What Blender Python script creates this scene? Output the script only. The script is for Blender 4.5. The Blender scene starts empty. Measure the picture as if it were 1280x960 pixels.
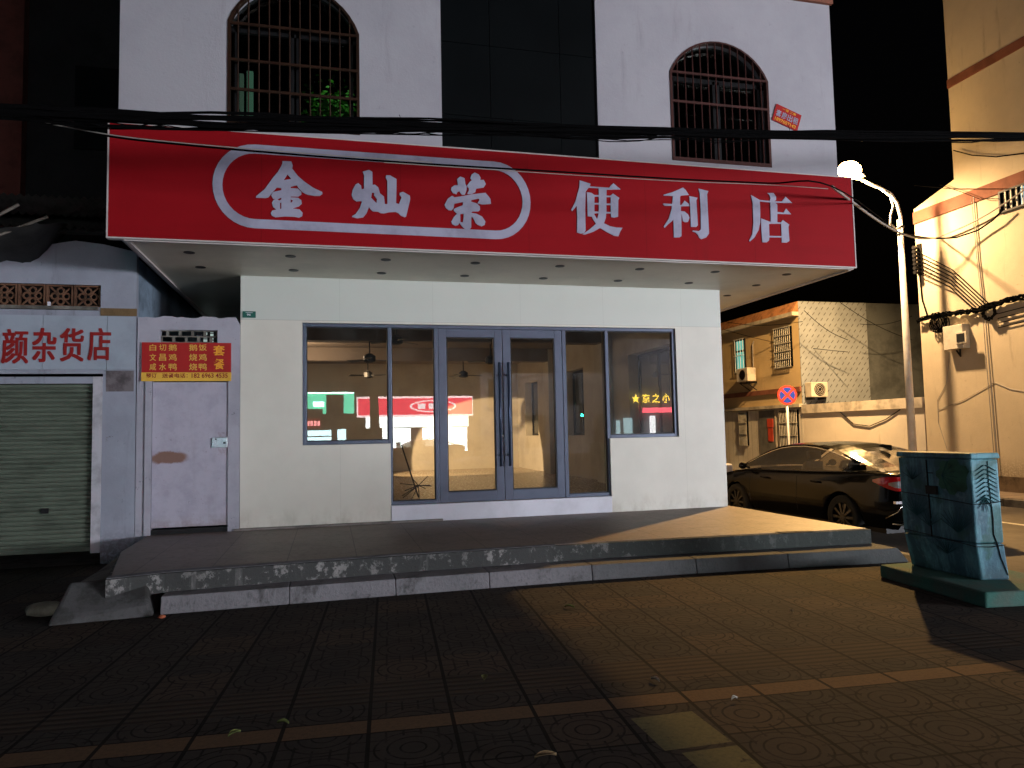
import bpy, math, random
from mathutils import Vector, Matrix
random.seed(7)
S = bpy.context.scene
C = S.collection

# ---------------------------------------------------------------- camera
F = 912.84
CAM = Vector((-0.8607, -9.4683, 1.417))
YAW, PITCH, ROLL = 0.2456, 0.0659, -0.0207
fw = Vector((math.sin(YAW)*math.cos(PITCH), math.cos(YAW)*math.cos(PITCH), math.sin(PITCH)))
r0 = Vector((math.cos(YAW), -math.sin(YAW), 0)); u0 = r0.cross(fw)
rt = math.cos(ROLL)*r0 + math.sin(ROLL)*u0
up = -math.sin(ROLL)*r0 + math.cos(ROLL)*u0
cd = bpy.data.cameras.new('camera'); cam = bpy.data.objects.new('camera', cd); C.objects.link(cam)
M = Matrix((rt, up, -fw)).transposed().to_4x4(); M.translation = CAM
cam.matrix_world = M
cd.sensor_width = 36; cd.lens = F/1280*36; cd.clip_end = 2000; cd.clip_start = .05
S.camera = cam

# ---------------------------------------------------------------- night sky
w = bpy.data.worlds.new('World'); S.world = w; w.use_nodes = True
nt = w.node_tree; bg = nt.nodes['Background']
sky = nt.nodes.new('ShaderNodeTexSky'); sky.sky_type = 'NISHITA'; sky.sun_disc = False
sky.sun_elevation = math.radians(-3); sky.sun_rotation = math.radians(200)
nt.links.new(sky.outputs[0], bg.inputs[0]); bg.inputs[1].default_value = 0.012
S.view_settings.view_transform = 'Standard'; S.view_settings.look = 'None'
S.view_settings.exposure = 0; S.view_settings.gamma = 1
S.cycles.sample_clamp_indirect = 4
S.cycles.max_bounces = 7

# ---------------------------------------------------------------- lamps the place has, plus added fills
def lamp(name, kind, loc, energy, col, size=.1, aim=None, cone=60, blend=.5, label=None, cat=None):
    l = bpy.data.lights.new(name, kind); l.energy = energy; l.color = col
    o = bpy.data.objects.new(name, l); C.objects.link(o); o.location = loc
    if kind == 'AREA': l.shape = 'RECTANGLE'; l.size, l.size_y = size
    else: l.shadow_soft_size = size
    if kind == 'SPOT': l.spot_size = math.radians(cone); l.spot_blend = blend
    if aim is not None: o.rotation_euler = (Vector(aim)-Vector(loc)).to_track_quat('-Z', 'Y').to_euler()
    return o
LP = Vector((11.22, 5.12, 7.52))
SOD = (1, .56, .17)
lamp('street_lamp_beam', 'SPOT', LP-Vector((0,0,.28)), 9500, SOD, .10, (6.3,.4,0), 62, 1.0)
lamp('street_lamp_wall_beam', 'SPOT', LP-Vector((0,0,.30)), 3500, (1,.64,.32), .12, (13.2,3.4,-1.5), 160, 1.0)
lamp('street_lamp_back_beam', 'SPOT', LP-Vector((0,0,.28)), 6500, (1,.60,.24), .10, (12.6,11.5,.5), 90, .8)
# shop-front and street light from the far side of the main road, behind the camera
lamp('shop_front_light', 'AREA', (23.5,-22,2.1), 7200, (.93,.95,1.0), (9,2.6), (3,0,2.4))
lamp('green_shop_light', 'AREA', (-9,-24,3.0), 170, (.72,.84,1.0), (7,2.2), (-2,0,2.5))
lamp('road_light', 'SPOT', (14,-30,9), 900, (.86,.80,1.0), .15, (1,0,5), 50, .6)
lamp('far_wall_fill', 'SPOT', (11,-31,8.5), 8500, (.95,.95,1.0), .15, (11,-41,3), 130, .9)  # added spot, brightens the far facade that the shop glass reflects
lamp('far_wall_fill', 'SPOT', (16,-21.5,6.5), 1100, (.9,.9,1.0), .12, (15.5,-24.6,2.5), 120, .9)  # second added spot, for the restaurant wall reflected in the glass
lamp('room_fill_spot', 'SPOT', (-1.6,5.6,3.0), 3000, (1,.68,.36), .03, (-.88,6.18,2.62), 35, .05)  # unseen spot added to light the back wall of the room
lamp('room_fill', 'POINT', (-1.55,5.3,2.9), 85, (1,.72,.48), .08)  # unseen fill added to raise the brightness of the whole room

# ---------------------------------------------------------------- helpers
def ray(px, py): return fw + (px-640)/F*rt + (480-py)/F*up
def P(px, py, ax, v):
    """the point of a real plane (x, y or z = v) that a spot of the photograph shows"""
    d = ray(px, py); i = 'xyz'.index(ax); return CAM + d*((v-CAM[i])/d[i])
def tag(o, label=None, cat=None, group=None, kind=None):
    if label: o['label'] = label
    if cat: o['category'] = cat
    if group: o['group'] = group
    if kind: o['kind'] = kind
    return o
def thing(name, label, cat, loc=(0,0,0), rz=0, group=None):
    o = bpy.data.objects.new(name, None); C.objects.link(o); o.location = loc; o.rotation_euler.z = rz
    o.empty_display_size = .2
    return tag(o, label, cat, group)
class MB:
    def __init__(s): s.v = []; s.f = []; s.m = []; s.mi = 0
    def poly(s, pts, mi=None):
        n = len(s.v); s.v += [tuple(p) for p in pts]; s.f.append(tuple(range(n, n+len(pts)))); s.m.append(s.mi if mi is None else mi); return s
    def box(s, x0, x1, y0, y1, z0, z1, mi=None):
        n = len(s.v); s.v += [(x,y,z) for z in (z0,z1) for y in (y0,y1) for x in (x0,x1)]
        for q in ((0,2,3,1),(4,5,7,6),(0,1,5,4),(2,6,7,3),(0,4,6,2),(1,3,7,5)):
            s.f.append(tuple(n+i for i in q)); s.m.append(s.mi if mi is None else mi)
        return s
    def prism(s, bot, top, mi=None):
        n = len(s.v); k = len(bot); s.v += [tuple(p) for p in bot]+[tuple(p) for p in top]; mi = s.mi if mi is None else mi
        s.f.append(tuple(range(n+k-1, n-1, -1))); s.m.append(mi)
        s.f.append(tuple(range(n+k, n+2*k))); s.m.append(mi)
        for i in range(k):
            j = (i+1) % k; s.f.append((n+i, n+j, n+k+j, n+k+i)); s.m.append(mi)
        return s
    def tube(s, pts, r, n=8, mi=None, cap=True):
        pts = [Vector(p) for p in pts]; rs = r if isinstance(r, (list, tuple)) else [r]*len(pts)
        b = len(s.v); mi = s.mi if mi is None else mi; prev = None
        for i, p in enumerate(pts):
            t = (pts[min(i+1, len(pts)-1)] - pts[max(i-1, 0)]).normalized()
            if prev is None:
                a = Vector((0,0,1)) if abs(t.z) < .9 else Vector((1,0,0)); u = t.cross(a).normalized()
            else:
                u = (prev - t*prev.dot(t)).normalized()
            prev = u; vv = t.cross(u)
            for k in range(n):
                an = 2*math.pi*k/n; s.v.append(tuple(p + (u*math.cos(an)+vv*math.sin(an))*rs[i]))
        for i in range(len(pts)-1):
            for k in range(n):
                a = b+i*n+k; c = b+i*n+(k+1) % n; s.f.append((a, c, c+n, a+n)); s.m.append(mi)
        if cap:
            s.f.append(tuple(b+k for k in range(n-1, -1, -1))); s.m.append(mi)
            e = b+(len(pts)-1)*n; s.f.append(tuple(e+k for k in range(n))); s.m.append(mi)
        return s
    def grid(s, rows, mi=None, closed=False):
        b = len(s.v); k = len(rows[0]); mi = s.mi if mi is None else mi
        for r_ in rows: s.v += [tuple(p) for p in r_]
        for i in range(len(rows)-1):
            for j in range(k if closed else k-1):
                a = b+i*k+j; c = b+i*k+(j+1) % k; s.f.append((a, c, c+k, a+k)); s.m.append(mi)
        return s
    def build(s, name, mats, parent=None, smooth=False, bevel=0, loc=None):
        me = bpy.data.meshes.new(name); me.from_pydata(s.v, [], s.f)
        if not isinstance(mats, (list, tuple)): mats = [mats]
        for m in mats: me.materials.append(m)
        for p, mi in zip(me.polygons, s.m): p.material_index = mi; p.use_smooth = smooth
        me.update(); o = bpy.data.objects.new(name, me); C.objects.link(o)
        if parent: o.parent = parent
        if loc: o.location = loc
        if bevel:
            b = o.modifiers.new('b', 'BEVEL'); b.width = bevel; b.segments = 2; b.limit_method = 'ANGLE'
        return o
def box(name, mat, parent, *a, bevel=0): return MB().box(*a).build(name, mat, parent, bevel=bevel)
def flat(name, contours, y0, depth, mat, parent=None, axis='y'):
    """filled outline (with holes) in the X-Z plane, extruded forward/back about y0"""
    cu = bpy.data.curves.new(name, 'CURVE'); cu.dimensions = '2D'; cu.fill_mode = 'BOTH'; cu.extrude = depth/2
    for c in contours:
        sp = cu.splines.new('POLY'); sp.points.add(len(c)-1); sp.use_cyclic_u = True
        for p, q in zip(sp.points, c): p.co = (q[0], q[1], 0, 1)
    return _conv(cu, name, mat, parent, lambda v: (v[0], y0-v[2], v[1]) if axis == 'y' else (y0+v[2], v[0], v[1]))
def _conv(cu, name, mat, parent, fn):
    t = bpy.data.objects.new('t', cu); C.objects.link(t); bpy.context.view_layer.update()
    me = bpy.data.meshes.new_from_object(t.evaluated_get(bpy.context.evaluated_depsgraph_get()))
    bpy.data.objects.remove(t); me.name = name
    for v in me.vertices: v.co = fn(tuple(v.co))
    me.materials.clear(); me.materials.append(mat); me.update()
    o = bpy.data.objects.new(name, me); C.objects.link(o)
    if parent: o.parent = parent
    return o
def glyph(txt, rect, y0, depth, mat, parent, name='letter', bold=.012, rot=0, piv=None):
    cu = bpy.data.curves.new(name, 'FONT'); cu.body = txt; cu.extrude = .5; cu.offset = bold; cu.resolution_u = 3
    t = bpy.data.objects.new('t', cu); C.objects.link(t); bpy.context.view_layer.update()
    me = bpy.data.meshes.new_from_object(t.evaluated_get(bpy.context.evaluated_depsgraph_get()))
    bpy.data.objects.remove(t)
    if not me.vertices: return None
    xs = [v.co.x for v in me.vertices]; ys = [v.co.y for v in me.vertices]; a, b, c, d = min(xs), max(xs), min(ys), max(ys)
    x0, z0, x1, z1 = rect; cr, sr = math.cos(rot), math.sin(rot)
    for v in me.vertices:
        X = x0+(v.co.x-a)/(b-a)*(x1-x0); Z = z0+(v.co.y-c)/max(d-c, 1e-6)*(z1-z0); Y = y0-v.co.z*depth
        if rot: X, Z = piv[0]+(X-piv[0])*cr-(Z-piv[1])*sr, piv[1]+(X-piv[0])*sr+(Z-piv[1])*cr
        v.co = (X, Y, Z)
    me.materials.clear(); me.materials.append(mat); me.name = name; me.update()
    o = bpy.data.objects.new(name, me); C.objects.link(o); o.parent = parent
    return o
def copy_tree(o, parent=None):
    c = o.copy(); C.objects.link(c); c.parent = parent
    for ch in [x for x in bpy.data.objects if x.parent == o]: copy_tree(ch, c)
    return c

# ---------------------------------------------------------------- materials
class N:
    """a small wrapper so node maths can be written as expressions"""
    def __init__(s, t, sock): s.t = t; s.k = sock
    def op(s, o, b=None, c=None):
        n = s.t.nodes.new('ShaderNodeMath'); n.operation = o
        for i, x in enumerate((s, b, c)):
            if x is None: continue
            if isinstance(x, N): s.t.links.new(x.k, n.inputs[i])
            else: n.inputs[i].default_value = x
        return N(s.t, n.outputs[0])
    def __add__(s, b): return s.op('ADD', b)
    def __sub__(s, b): return s.op('SUBTRACT', b)
    def __mul__(s, b): return s.op('MULTIPLY', b)
    def __truediv__(s, b): return s.op('DIVIDE', b)
    def lt(s, b): return s.op('LESS_THAN', b)
    def gt(s, b): return s.op('GREATER_THAN', b)
    def fl(s): return s.op('FLOOR')
    def fr(s): return s.op('FRACT')
    def ab(s): return s.op('ABSOLUTE')
    def mx(s, b): return s.op('MAXIMUM', b)
    def mn(s, b): return s.op('MINIMUM', b)
    def sq(s): return s.op('SQRT')
    def step(s, a, b):
        n = s.t.nodes.new('ShaderNodeMapRange'); n.interpolation_type = 'SMOOTHSTEP'
        s.t.links.new(s.k, n.inputs[0]); n.inputs[1].default_value = a; n.inputs[2].default_value = b
        return N(s.t, n.outputs[0])
def base(name):
    m = bpy.data.materials.new(name); m.use_nodes = True; t = m.node_tree
    return m, t, t.nodes['Principled BSDF']
def coords(t, kind='Object'):
    tc = t.nodes.new('ShaderNodeTexCoord'); sx = t.nodes.new('ShaderNodeSeparateXYZ'); t.links.new(tc.outputs[kind], sx.inputs[0])
    return tc.outputs[kind], N(t, sx.outputs[0]), N(t, sx.outputs[1]), N(t, sx.outputs[2])
def noise(t, vec, scale, detail=5, rough=.6, stretch=None):
    if stretch:
        mp = t.nodes.new('ShaderNodeMapping'); mp.inputs['Scale'].default_value = stretch; t.links.new(vec, mp.inputs[0]); vec = mp.outputs[0]
    n = t.nodes.new('ShaderNodeTexNoise'); n.inputs['Scale'].default_value = scale; n.inputs['Detail'].default_value = detail
    n.inputs['Roughness'].default_value = rough; t.links.new(vec, n.inputs['Vector']); return N(t, n.outputs[0])
def mix(t, f, a, b):
    n = t.nodes.new('ShaderNodeMix'); n.data_type = 'RGBA'
    for i, x in ((0, f), (6, a), (7, b)):
        if isinstance(x, N): t.links.new(x.k, n.inputs[i])
        elif hasattr(x, 'is_output'): t.links.new(x, n.inputs[i])
        else: n.inputs[i].default_value = x if i == 0 else (*x, 1)
    return n.outputs[2]
def bump(t, bs, h, dist=.004, st=.6):
    b = t.nodes.new('ShaderNodeBump'); b.inputs['Distance'].default_value = dist; b.inputs['Strength'].default_value = st
    t.links.new(h.k, b.inputs['Height']); t.links.new(b.outputs[0], bs.inputs['Normal'])
def mat(name, col, rough=.7, metal=0, dirt=.15, scale=3, bmp=.002, col2=None, stretch=None, coat=0, lo=.42, hi=.68, fine=1, spec=.3):
    m, t, bs = base(name); v, x, y, z = coords(t)
    n = noise(t, v, scale, 6, .62, stretch); n2 = noise(t, v, scale*14, 4, .7)
    c2 = col2 or tuple(c*(1-dirt*2.2) for c in col)
    c = mix(t, n.step(lo, hi), col, c2)
    c = mix(t, n2.step(.35, .75)*(.5*dirt*fine), c, tuple(k*.35 for k in col))
    t.links.new(c, bs.inputs['Base Color']); bs.inputs['Metallic'].default_value = metal; bs.inputs['Specular IOR Level'].default_value = spec
    rr = n2*.25+(rough-.12); t.links.new(rr.k, bs.inputs['Roughness'])
    if coat: bs.inputs['Coat Weight'].default_value = coat; bs.inputs['Coat Roughness'].default_value = .04
    if bmp: bump(t, bs, n2+n, bmp)
    return m
def emit(name, col, st):
    m, t, bs = base(name); bs.inputs['Base Color'].default_value = (*[c*.5 for c in col], 1)
    bs.inputs['Emission Color'].default_value = (*col, 1); bs.inputs['Emission Strength'].default_value = st; return m
def glass(name, tint=(.86,.9,.9), refl=1.0, rough=.0, ior=1.45, haze=0.0):
    m, t, bs = base(name); t.nodes.remove(bs); out = t.nodes['Material Output']
    tr = t.nodes.new('ShaderNodeBsdfTransparent'); tr.inputs[0].default_value = (*tint, 1)
    gl = t.nodes.new('ShaderNodeBsdfGlossy'); gl.inputs['Roughness'].default_value = rough
    fr = t.nodes.new('ShaderNodeFresnel'); fr.inputs[0].default_value = ior
    mx = t.nodes.new('ShaderNodeMixShader'); f = (N(t, fr.outputs[0])*refl).mn(1.0)
    t.links.new(f.k, mx.inputs[0]); t.links.new(tr.outputs[0], mx.inputs[1]); t.links.new(gl.outputs[0], mx.inputs[2])
    df = t.nodes.new('ShaderNodeBsdfDiffuse'); df.inputs[0].default_value = (.55,.55,.52,1)
    v, x, y, z = coords(t); h = noise(t, v, 3.5, 6, .7); hz = (h.step(.35,.75)*haze)+haze*.35 if haze else None
    if haze:
        m2 = t.nodes.new('ShaderNodeMixShader'); t.links.new(hz.k, m2.inputs[0]); t.links.new(mx.outputs[0], m2.inputs[1]); t.links.new(df.outputs[0], m2.inputs[2]); mx = m2
    t.links.new(mx.outputs[0], out.inputs[0]); return m

def mk_panel_wall():
    m, t, bs = base('cream_wall_panels'); v, x, y, z = coords(t)
    n = noise(t, v, 1.1, 5); n2 = noise(t, v, 30, 4)
    c = mix(t, n.step(.35,.7), (.63,.615,.56), (.57,.56,.51))
    up_ = z.gt(2.875); c = mix(t, up_*.7, c, (.50,.55,.53))
    lx = (((x+1.92)/1.19).fr()-.5).ab().gt(.497); lz = (z-2.875).ab().lt(.004)
    c = mix(t, (lx*.16).mx(lz*.35), c, (.2,.2,.19))
    dirt_ = (z*-1.0+.62).step(0, .3)*noise(t, v, 4, 6, .7, (1,1,.6)).step(.4,.75); c = mix(t, dirt_*.55, c, (.28,.24,.19))
    t.links.new(c, bs.inputs['Base Color']); bs.inputs['Roughness'].default_value = .5; bump(t, bs, n2+n, .0015); return m
def mk_plaster(name, a, b, stain, sc=1.6, amt=.6, low=0.0):
    m, t, bs = base(name); v, x, y, z = coords(t)
    n = noise(t, v, sc, 7, .65); n2 = noise(t, v, 26, 5, .7); st = noise(t, v, 2.6, 6, .7, (1.6,1.6,.22)); sp = noise(t, v, 9, 5, .8)
    c = mix(t, n.step(.35,.7), a, b); c = mix(t, st.step(.56,.76)*amt, c, stain)
    c = mix(t, sp.step(.62,.70)*amt*.7, c, tuple(k*.5 for k in stain))
    if low: c = mix(t, (z*-1.0+low).step(0,.5)*n2.step(.3,.6)*.8, c, stain)
    t.links.new(c, bs.inputs['Base Color']); bs.inputs['Roughness'].default_value = .85; bump(t, bs, n2+sp, .004); return m
def mk_pavement():
    m, t, bs = base('patterned_paving'); v, x, y, z = coords(t)
    u = (x-y*.0775+.235)/.4115; w_ = y+x*.056
    below = w_.lt(-5.776)
    va = (w_+5.13)/.4115; vb = (w_+5.86)/.4115
    vv = va*(below*-1.0+1.0)+vb*below
    fu = u.fr(); fv = vv.fr()
    ju = (fu-.5).ab().gt(.475); jv = (fv-.5).ab().gt(.481)
    # ring motif: rings round the tile's corners and centre, alternating
    par = ((u.fl())*.5).fr().gt(.25)
    cx = fu-.5; cy = (fv-.5).ab()*(par*-1.0+1.0)+((fv-.5).ab()*-1.0+.5)*par; d = (cx*cx+cy*cy).sq()
    rings = (((d*7.0).fr()-.5).ab().gt(.41))*d.lt(.50)*d.gt(.1)
    cu_ = (fu-par).ab(); dc = (cu_*cu_+fv*fv).sq(); rings2 = (((dc*5.2).fr()-.5).ab().gt(.42))*dc.lt(.78)
    gridl = (((fu*5.0).fr()-.5).ab().gt(.43)).mx(((fv*4.0).fr()-.5).ab().gt(.45))
    motif = rings.mx(gridl*d.gt(.36)*.9)
    rib = w_.gt(-5.47)*w_.lt(-5.13)
    ribp = ((w_/.068).fr()-.5).ab().step(.18,.36)
    stripe = w_.gt(-5.86)*w_.lt(-5.693); sedge = ((w_+5.693).ab().lt(.006)).mx((w_+5.86).ab().lt(.006))
    ns = noise(t, v, 2.2, 6, .65); n2 = noise(t, v, 40, 5, .75); n3 = noise(t, v, 9, 6, .7)
    tv = t.nodes.new('ShaderNodeTexWhiteNoise'); tv.noise_dimensions = '2D'; cm = t.nodes.new('ShaderNodeCombineXYZ')
    t.links.new(u.fl().k, cm.inputs[0]); t.links.new(vv.fl().k, cm.inputs[1]); t.links.new(cm.outputs[0], tv.inputs['Vector']); tr_ = N(t, tv.outputs[0])
    c = mix(t, ns.step(.3,.72), (.060,.045,.036), (.034,.030,.027))
    bl = noise(t, v, .9, 6, .7); c = mix(t, bl.step(.52,.66)*.55, c, (.022,.02,.018)); spt = noise(t, v, 14, 3, .5); c = mix(t, spt.step(.70,.74)*.7, c, (.012,.011,.01)); c = mix(t, tr_*.55, c, (.055,.053,.048)); c = mix(t, tr_.gt(.8)*.5, c, (.09,.058,.038))
    c = mix(t, rib*.45, c, (.075,.052,.036))
    yel = (x.gt(.57)*x.lt(.90)*y.gt(-6.40)*y.lt(-6.02)).mx(x.gt(.63)*x.lt(.9)*y.gt(-6.9)*y.lt(-6.44))*n3.step(.3,.42)
    c = mix(t, yel*.9, c, (.17,.155,.075))
    c = mix(t, stripe*.85, c, (.17,.105,.058))
    c = mix(t, n2.step(.4,.7)*.35, c, (.03,.028,.026))
    nolines = (stripe.mx(rib).mx(yel))*-1.0+1.0
    wear = n3.step(.32,.58)
    groove = (motif*nolines*.95*(wear*.5+.5)).mx(ju.mx(jv*nolines*(below*.6+.4))).mx(rib*(ribp*.5)).mx(sedge)
    c = mix(t, groove*.93, c, (.006,.0055,.005))
    t.links.new(c, bs.inputs['Base Color']); rr = n2*.2+.8; t.links.new(rr.k, bs.inputs['Roughness']); bs.inputs['Specular IOR Level'].default_value = .15
    bump(t, bs, (groove*-1.0)+(n2*.25), .006, .8); return m
def mk_tiles(name, a, b, tile, joint=.012, rough=.45, ang=0.0):
    m, t, bs = base(name); v, x, y, z = coords(t)
    j = ((((x/tile).fr()-.5).ab().gt(.5-joint)).mx(((y/tile).fr()-.5).ab().gt(.5-joint)))
    n = noise(t, v, 2, 6, .65); n2 = noise(t, v, 22, 5, .7)
    c = mix(t, n.step(.35,.7), a, b); c = mix(t, n2.step(.5,.75)*.5, c, tuple(k*.45 for k in b)); c = mix(t, j*.75, c, (.03,.028,.025))
    t.links.new(c, bs.inputs['Base Color']); rr = n2*.3+rough-.1; t.links.new(rr.k, bs.inputs['Roughness']); bump(t, bs, (j*-1.0)+n2*.2, .003); return m
def mk_riser(name, a, b, dk, sc=7, lo=.42, hi=.6, grime=0):
    m, t, bs = base(name); v, x, y, z = coords(t)
    n = noise(t, v, sc, 7, .72, (1,1,.9)); n2 = noise(t, v, 40, 5, .75); n3 = noise(t, v, 1.4, 4)
    drip = noise(t, v, 6, 5, .7, (1,1,.12))
    c = mix(t, n.step(lo,hi), a, dk); c = mix(t, n3.step(.4,.65)*.5, c, b); c = mix(t, drip.step(.56,.74)*.55, c, dk)
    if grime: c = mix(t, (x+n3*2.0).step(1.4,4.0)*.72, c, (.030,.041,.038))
    c = mix(t, n2.step(.45,.75)*.4, c, (.03,.03,.028))
    t.links.new(c, bs.inputs['Base Color']); bs.inputs['Roughness'].default_value = .9; bump(t, bs, n+n2*.5, .012, .9); return m

M_panel = mk_panel_wall()
M_upper = mk_plaster('lilac_white_plaster', (.37,.363,.41), (.32,.313,.36), (.15,.14,.15), .9, .28)
M_gate = mk_plaster('bluish_white_plaster', (.37,.37,.445), (.30,.30,.365), (.10,.09,.10), 2.2, .8, .55)
M_groc = mk_plaster('pale_blue_plaster', (.30,.325,.405), (.245,.265,.33), (.08,.07,.07), 1.6, .8, .5)
M_right = mk_plaster('cream_render', (.62,.53,.38), (.54,.46,.33), (.26,.20,.13), .8, .55, .8)
M_yard = mk_plaster('white_yard_wall_render', (.66,.60,.50), (.58,.53,.45), (.28,.22,.15), 1.2, .4, .5)
M_house = mk_plaster('ochre_render', (.58,.43,.22), (.52,.38,.19), (.26,.18,.10), 1.1, .4)
M_housetile = mk_tiles('white_wall_tiles', (.62,.58,.50), (.55,.52,.45), .3, .02, .25)
M_pave = mk_pavement()
M_plat = mk_tiles('terrazzo_tiles', (.19,.145,.122), (.14,.11,.095), .62, .006, .5)
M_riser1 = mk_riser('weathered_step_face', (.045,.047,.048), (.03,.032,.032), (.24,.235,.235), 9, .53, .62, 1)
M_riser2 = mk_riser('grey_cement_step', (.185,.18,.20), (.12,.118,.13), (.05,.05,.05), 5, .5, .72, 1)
M_conc = mat('old_concrete', (.20,.19,.17), .9, 0, .25, 5, .01)
M_asph = mat('asphalt', (.085,.072,.060), .85, 0, .2, .6, .006)
M_kerb = mat('kerb_stone', (.20,.18,.15), .85, 0, .25, 3, .006)
M_white = mat('white_paint', (.62,.63,.72), .55, 0, .06, 3, .002)
M_trim = mat('white_edge_trim', (.50,.46,.46), .4, .0, .05, 3, 0)
def mk_signface():
    m, t, bs = base('red_sign_face'); v, x, y, z = coords(t)
    n = noise(t, v, .8, 5, .6); st = noise(t, v, 2.2, 6, .65, (.35,1,2.6)); fi = noise(t, v, 60, 4, .8); dr = noise(t, v, 5, 5, .7, (1,1,.10))
    c = mix(t, n.step(.3,.75), (.275,.006,.011), (.235,.005,.009)); c = mix(t, st.step(.45,.7)*.22, c, (.19,.006,.009))
    c = mix(t, dr.step(.55,.75)*.25, c, (.14,.012,.012)); c = mix(t, fi.step(.45,.7)*.16, c, (.36,.012,.018))
    seam = (((x+2.975)/1.437).fr()-.5).ab().gt(.4985); c = mix(t, seam*.5, c, (.10,.004,.005))
    t.links.new(c, bs.inputs['Base Color']); bs.inputs['Roughness'].default_value = .55; bs.inputs['Specular IOR Level'].default_value = .06
    bump(t, bs, st*.5+n*1.5+fi*.1+(seam*-.6), .006, .6); return m
M_red = mk_signface()
M_letter = mat('white_sign_vinyl', (.36,.36,.48), .5, 0, .12, 2.5, .001, spec=.15)
M_soffit = mat('soffit_board', (.76,.73,.62), .45, 0, .07, .8, .0008)
M_alu = mat('blue_grey_aluminium', (.085,.105,.155), .38, .35, .06, 4, .0004)
M_dkalu = mat('dark_gasket', (.02,.022,.026), .5, .2, .05, 4, 0)
M_glass = glass('window_glass', (.86,.88,.86), 1.9, haze=.035)
M_carglass = glass('tinted_car_glass', (.42,.40,.36), 1.3)
M_darkglass = mat('dark_rear_glass', (.003,.003,.004), .15, 0, .02, 1, 0, coat=.15, spec=.15)
M_dkglass = glass('dark_room_glass', (.55,.62,.58), 1.5)
M_black = mat('black_cable', (.003,.003,.0034), .9, 0, .05, 5, 0, spec=.03)
M_grey_cable = mat('grey_cable', (.32,.30,.28), .5, 0, .05, 5, 0)
M_brown = mat('brown_window_steel', (.035,.014,.007), .5, .3, .2, 5, .001)
M_redbars = mat('red_brown_bars', (.065,.022,.019), .5, .3, .15, 6, .001)
M_darkpanel = mat('black_glass_tile', (.003,.0042,.005), .5, 0, .1, 1, 0, spec=.06)
M_seam = mat('panel_seam', (.03,.033,.036), .5, 0, .1, 3, 0)
M_inner = mat('interior_plaster', (.50,.45,.37), .7, 0, .08, 1.2, .002)
M_floor = mk_tiles('interior_floor_tiles', (.42,.34,.24), (.36,.29,.2), .6, .005, .2)
M_ceil = mat('ceiling_paint', (.20,.16,.125), .8, 0, .08, 1, .001)
M_dkmetal = mat('dark_metal', (.018,.018,.02), .45, .5, .1, 5, .001)
M_steel = mat('brushed_steel', (.45,.5,.55), .3, .9, .08, 8, 0)
M_galv = mat('galvanised_pole', (.84,.81,.75), .45, .1, .1, 3, .001)
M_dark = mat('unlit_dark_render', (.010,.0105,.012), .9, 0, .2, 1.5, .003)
M_alley = mat('blue_grey_alley_wall', (.20,.27,.36), .85, 0, .25, 1.5, .004)
M_roofm = mat('rusty_corrugated_iron', (.075,.072,.068), .7, .2, .3, 2.5, .002)
M_tarp = mat('dark_tarpaulin', (.035,.036,.034), .7, 0, .25, 3, .004)
M_shut = mat('green_grey_shutter', (.115,.14,.11), .55, .1, .16, 1.8, .001, stretch=(1,1,3))
M_rufr = mat('red_paint_letters', (.26,.010,.010), .5, 0, .05, 3, 0)
M_brickv = mat('brown_breeze_block', (.15,.075,.045), .85, 0, .25, 6, .004)
M_ochre = mat('ochre_cement_strip', (.17,.11,.055), .85, 0, .2, 4, .003)
M_menu_r = mat('red_menu_board', (.38,.012,.012), .45, 0, .08, 2, 0)
M_menu_y = mat('yellow_menu_strip', (.72,.42,.05), .35, 0, .08, 2, 0)
M_menu_t = mat('yellow_menu_text', (.66,.42,.07), .5, 0, .03, 2, 0)
M_menu_o = mat('orange_menu_text', (.80,.36,.03), .5, 0, .03, 2, 0)
M_maroon = mat('maroon_text', (.22,.01,.008), .5, 0, .02, 2, 0)
M_green_pl = mat('green_plate', (.01,.10,.08), .4, 0, .08, 8, 0)
M_terra = mat('brick_red_band', (.25,.095,.06), .8, 0, .15, 2, .003)
M_carpaint = mat('black_car_paint', (.003,.003,.0034), .15, .0, .04, 1, 0, coat=.12, spec=.12)
M_chrome = mat('chrome_strip', (.75,.74,.72), .18, 1, .02, 3, 0)
M_tyre = mat('tyre_rubber', (.015,.015,.015), .85, 0, .1, 10, .002)
M_rim = mat('alloy_rim', (.06,.06,.065), .3, .8, .1, 6, 0)
M_tail = mat('red_tail_lens', (.45,.006,.010), .12, 0, .02, 3, 0, coat=1)
M_lens = mat('clear_lamp_lens', (.62,.60,.66), .1, .6, .1, 20, 0, coat=1)
M_seat = mat('grey_seat_fabric', (.09,.08,.07), .9, 0, .1, 6, .002)
M_ac = mat('off_white_casing', (.60,.55,.46), .5, 0, .1, 4, .001)
M_foil = None

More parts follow.
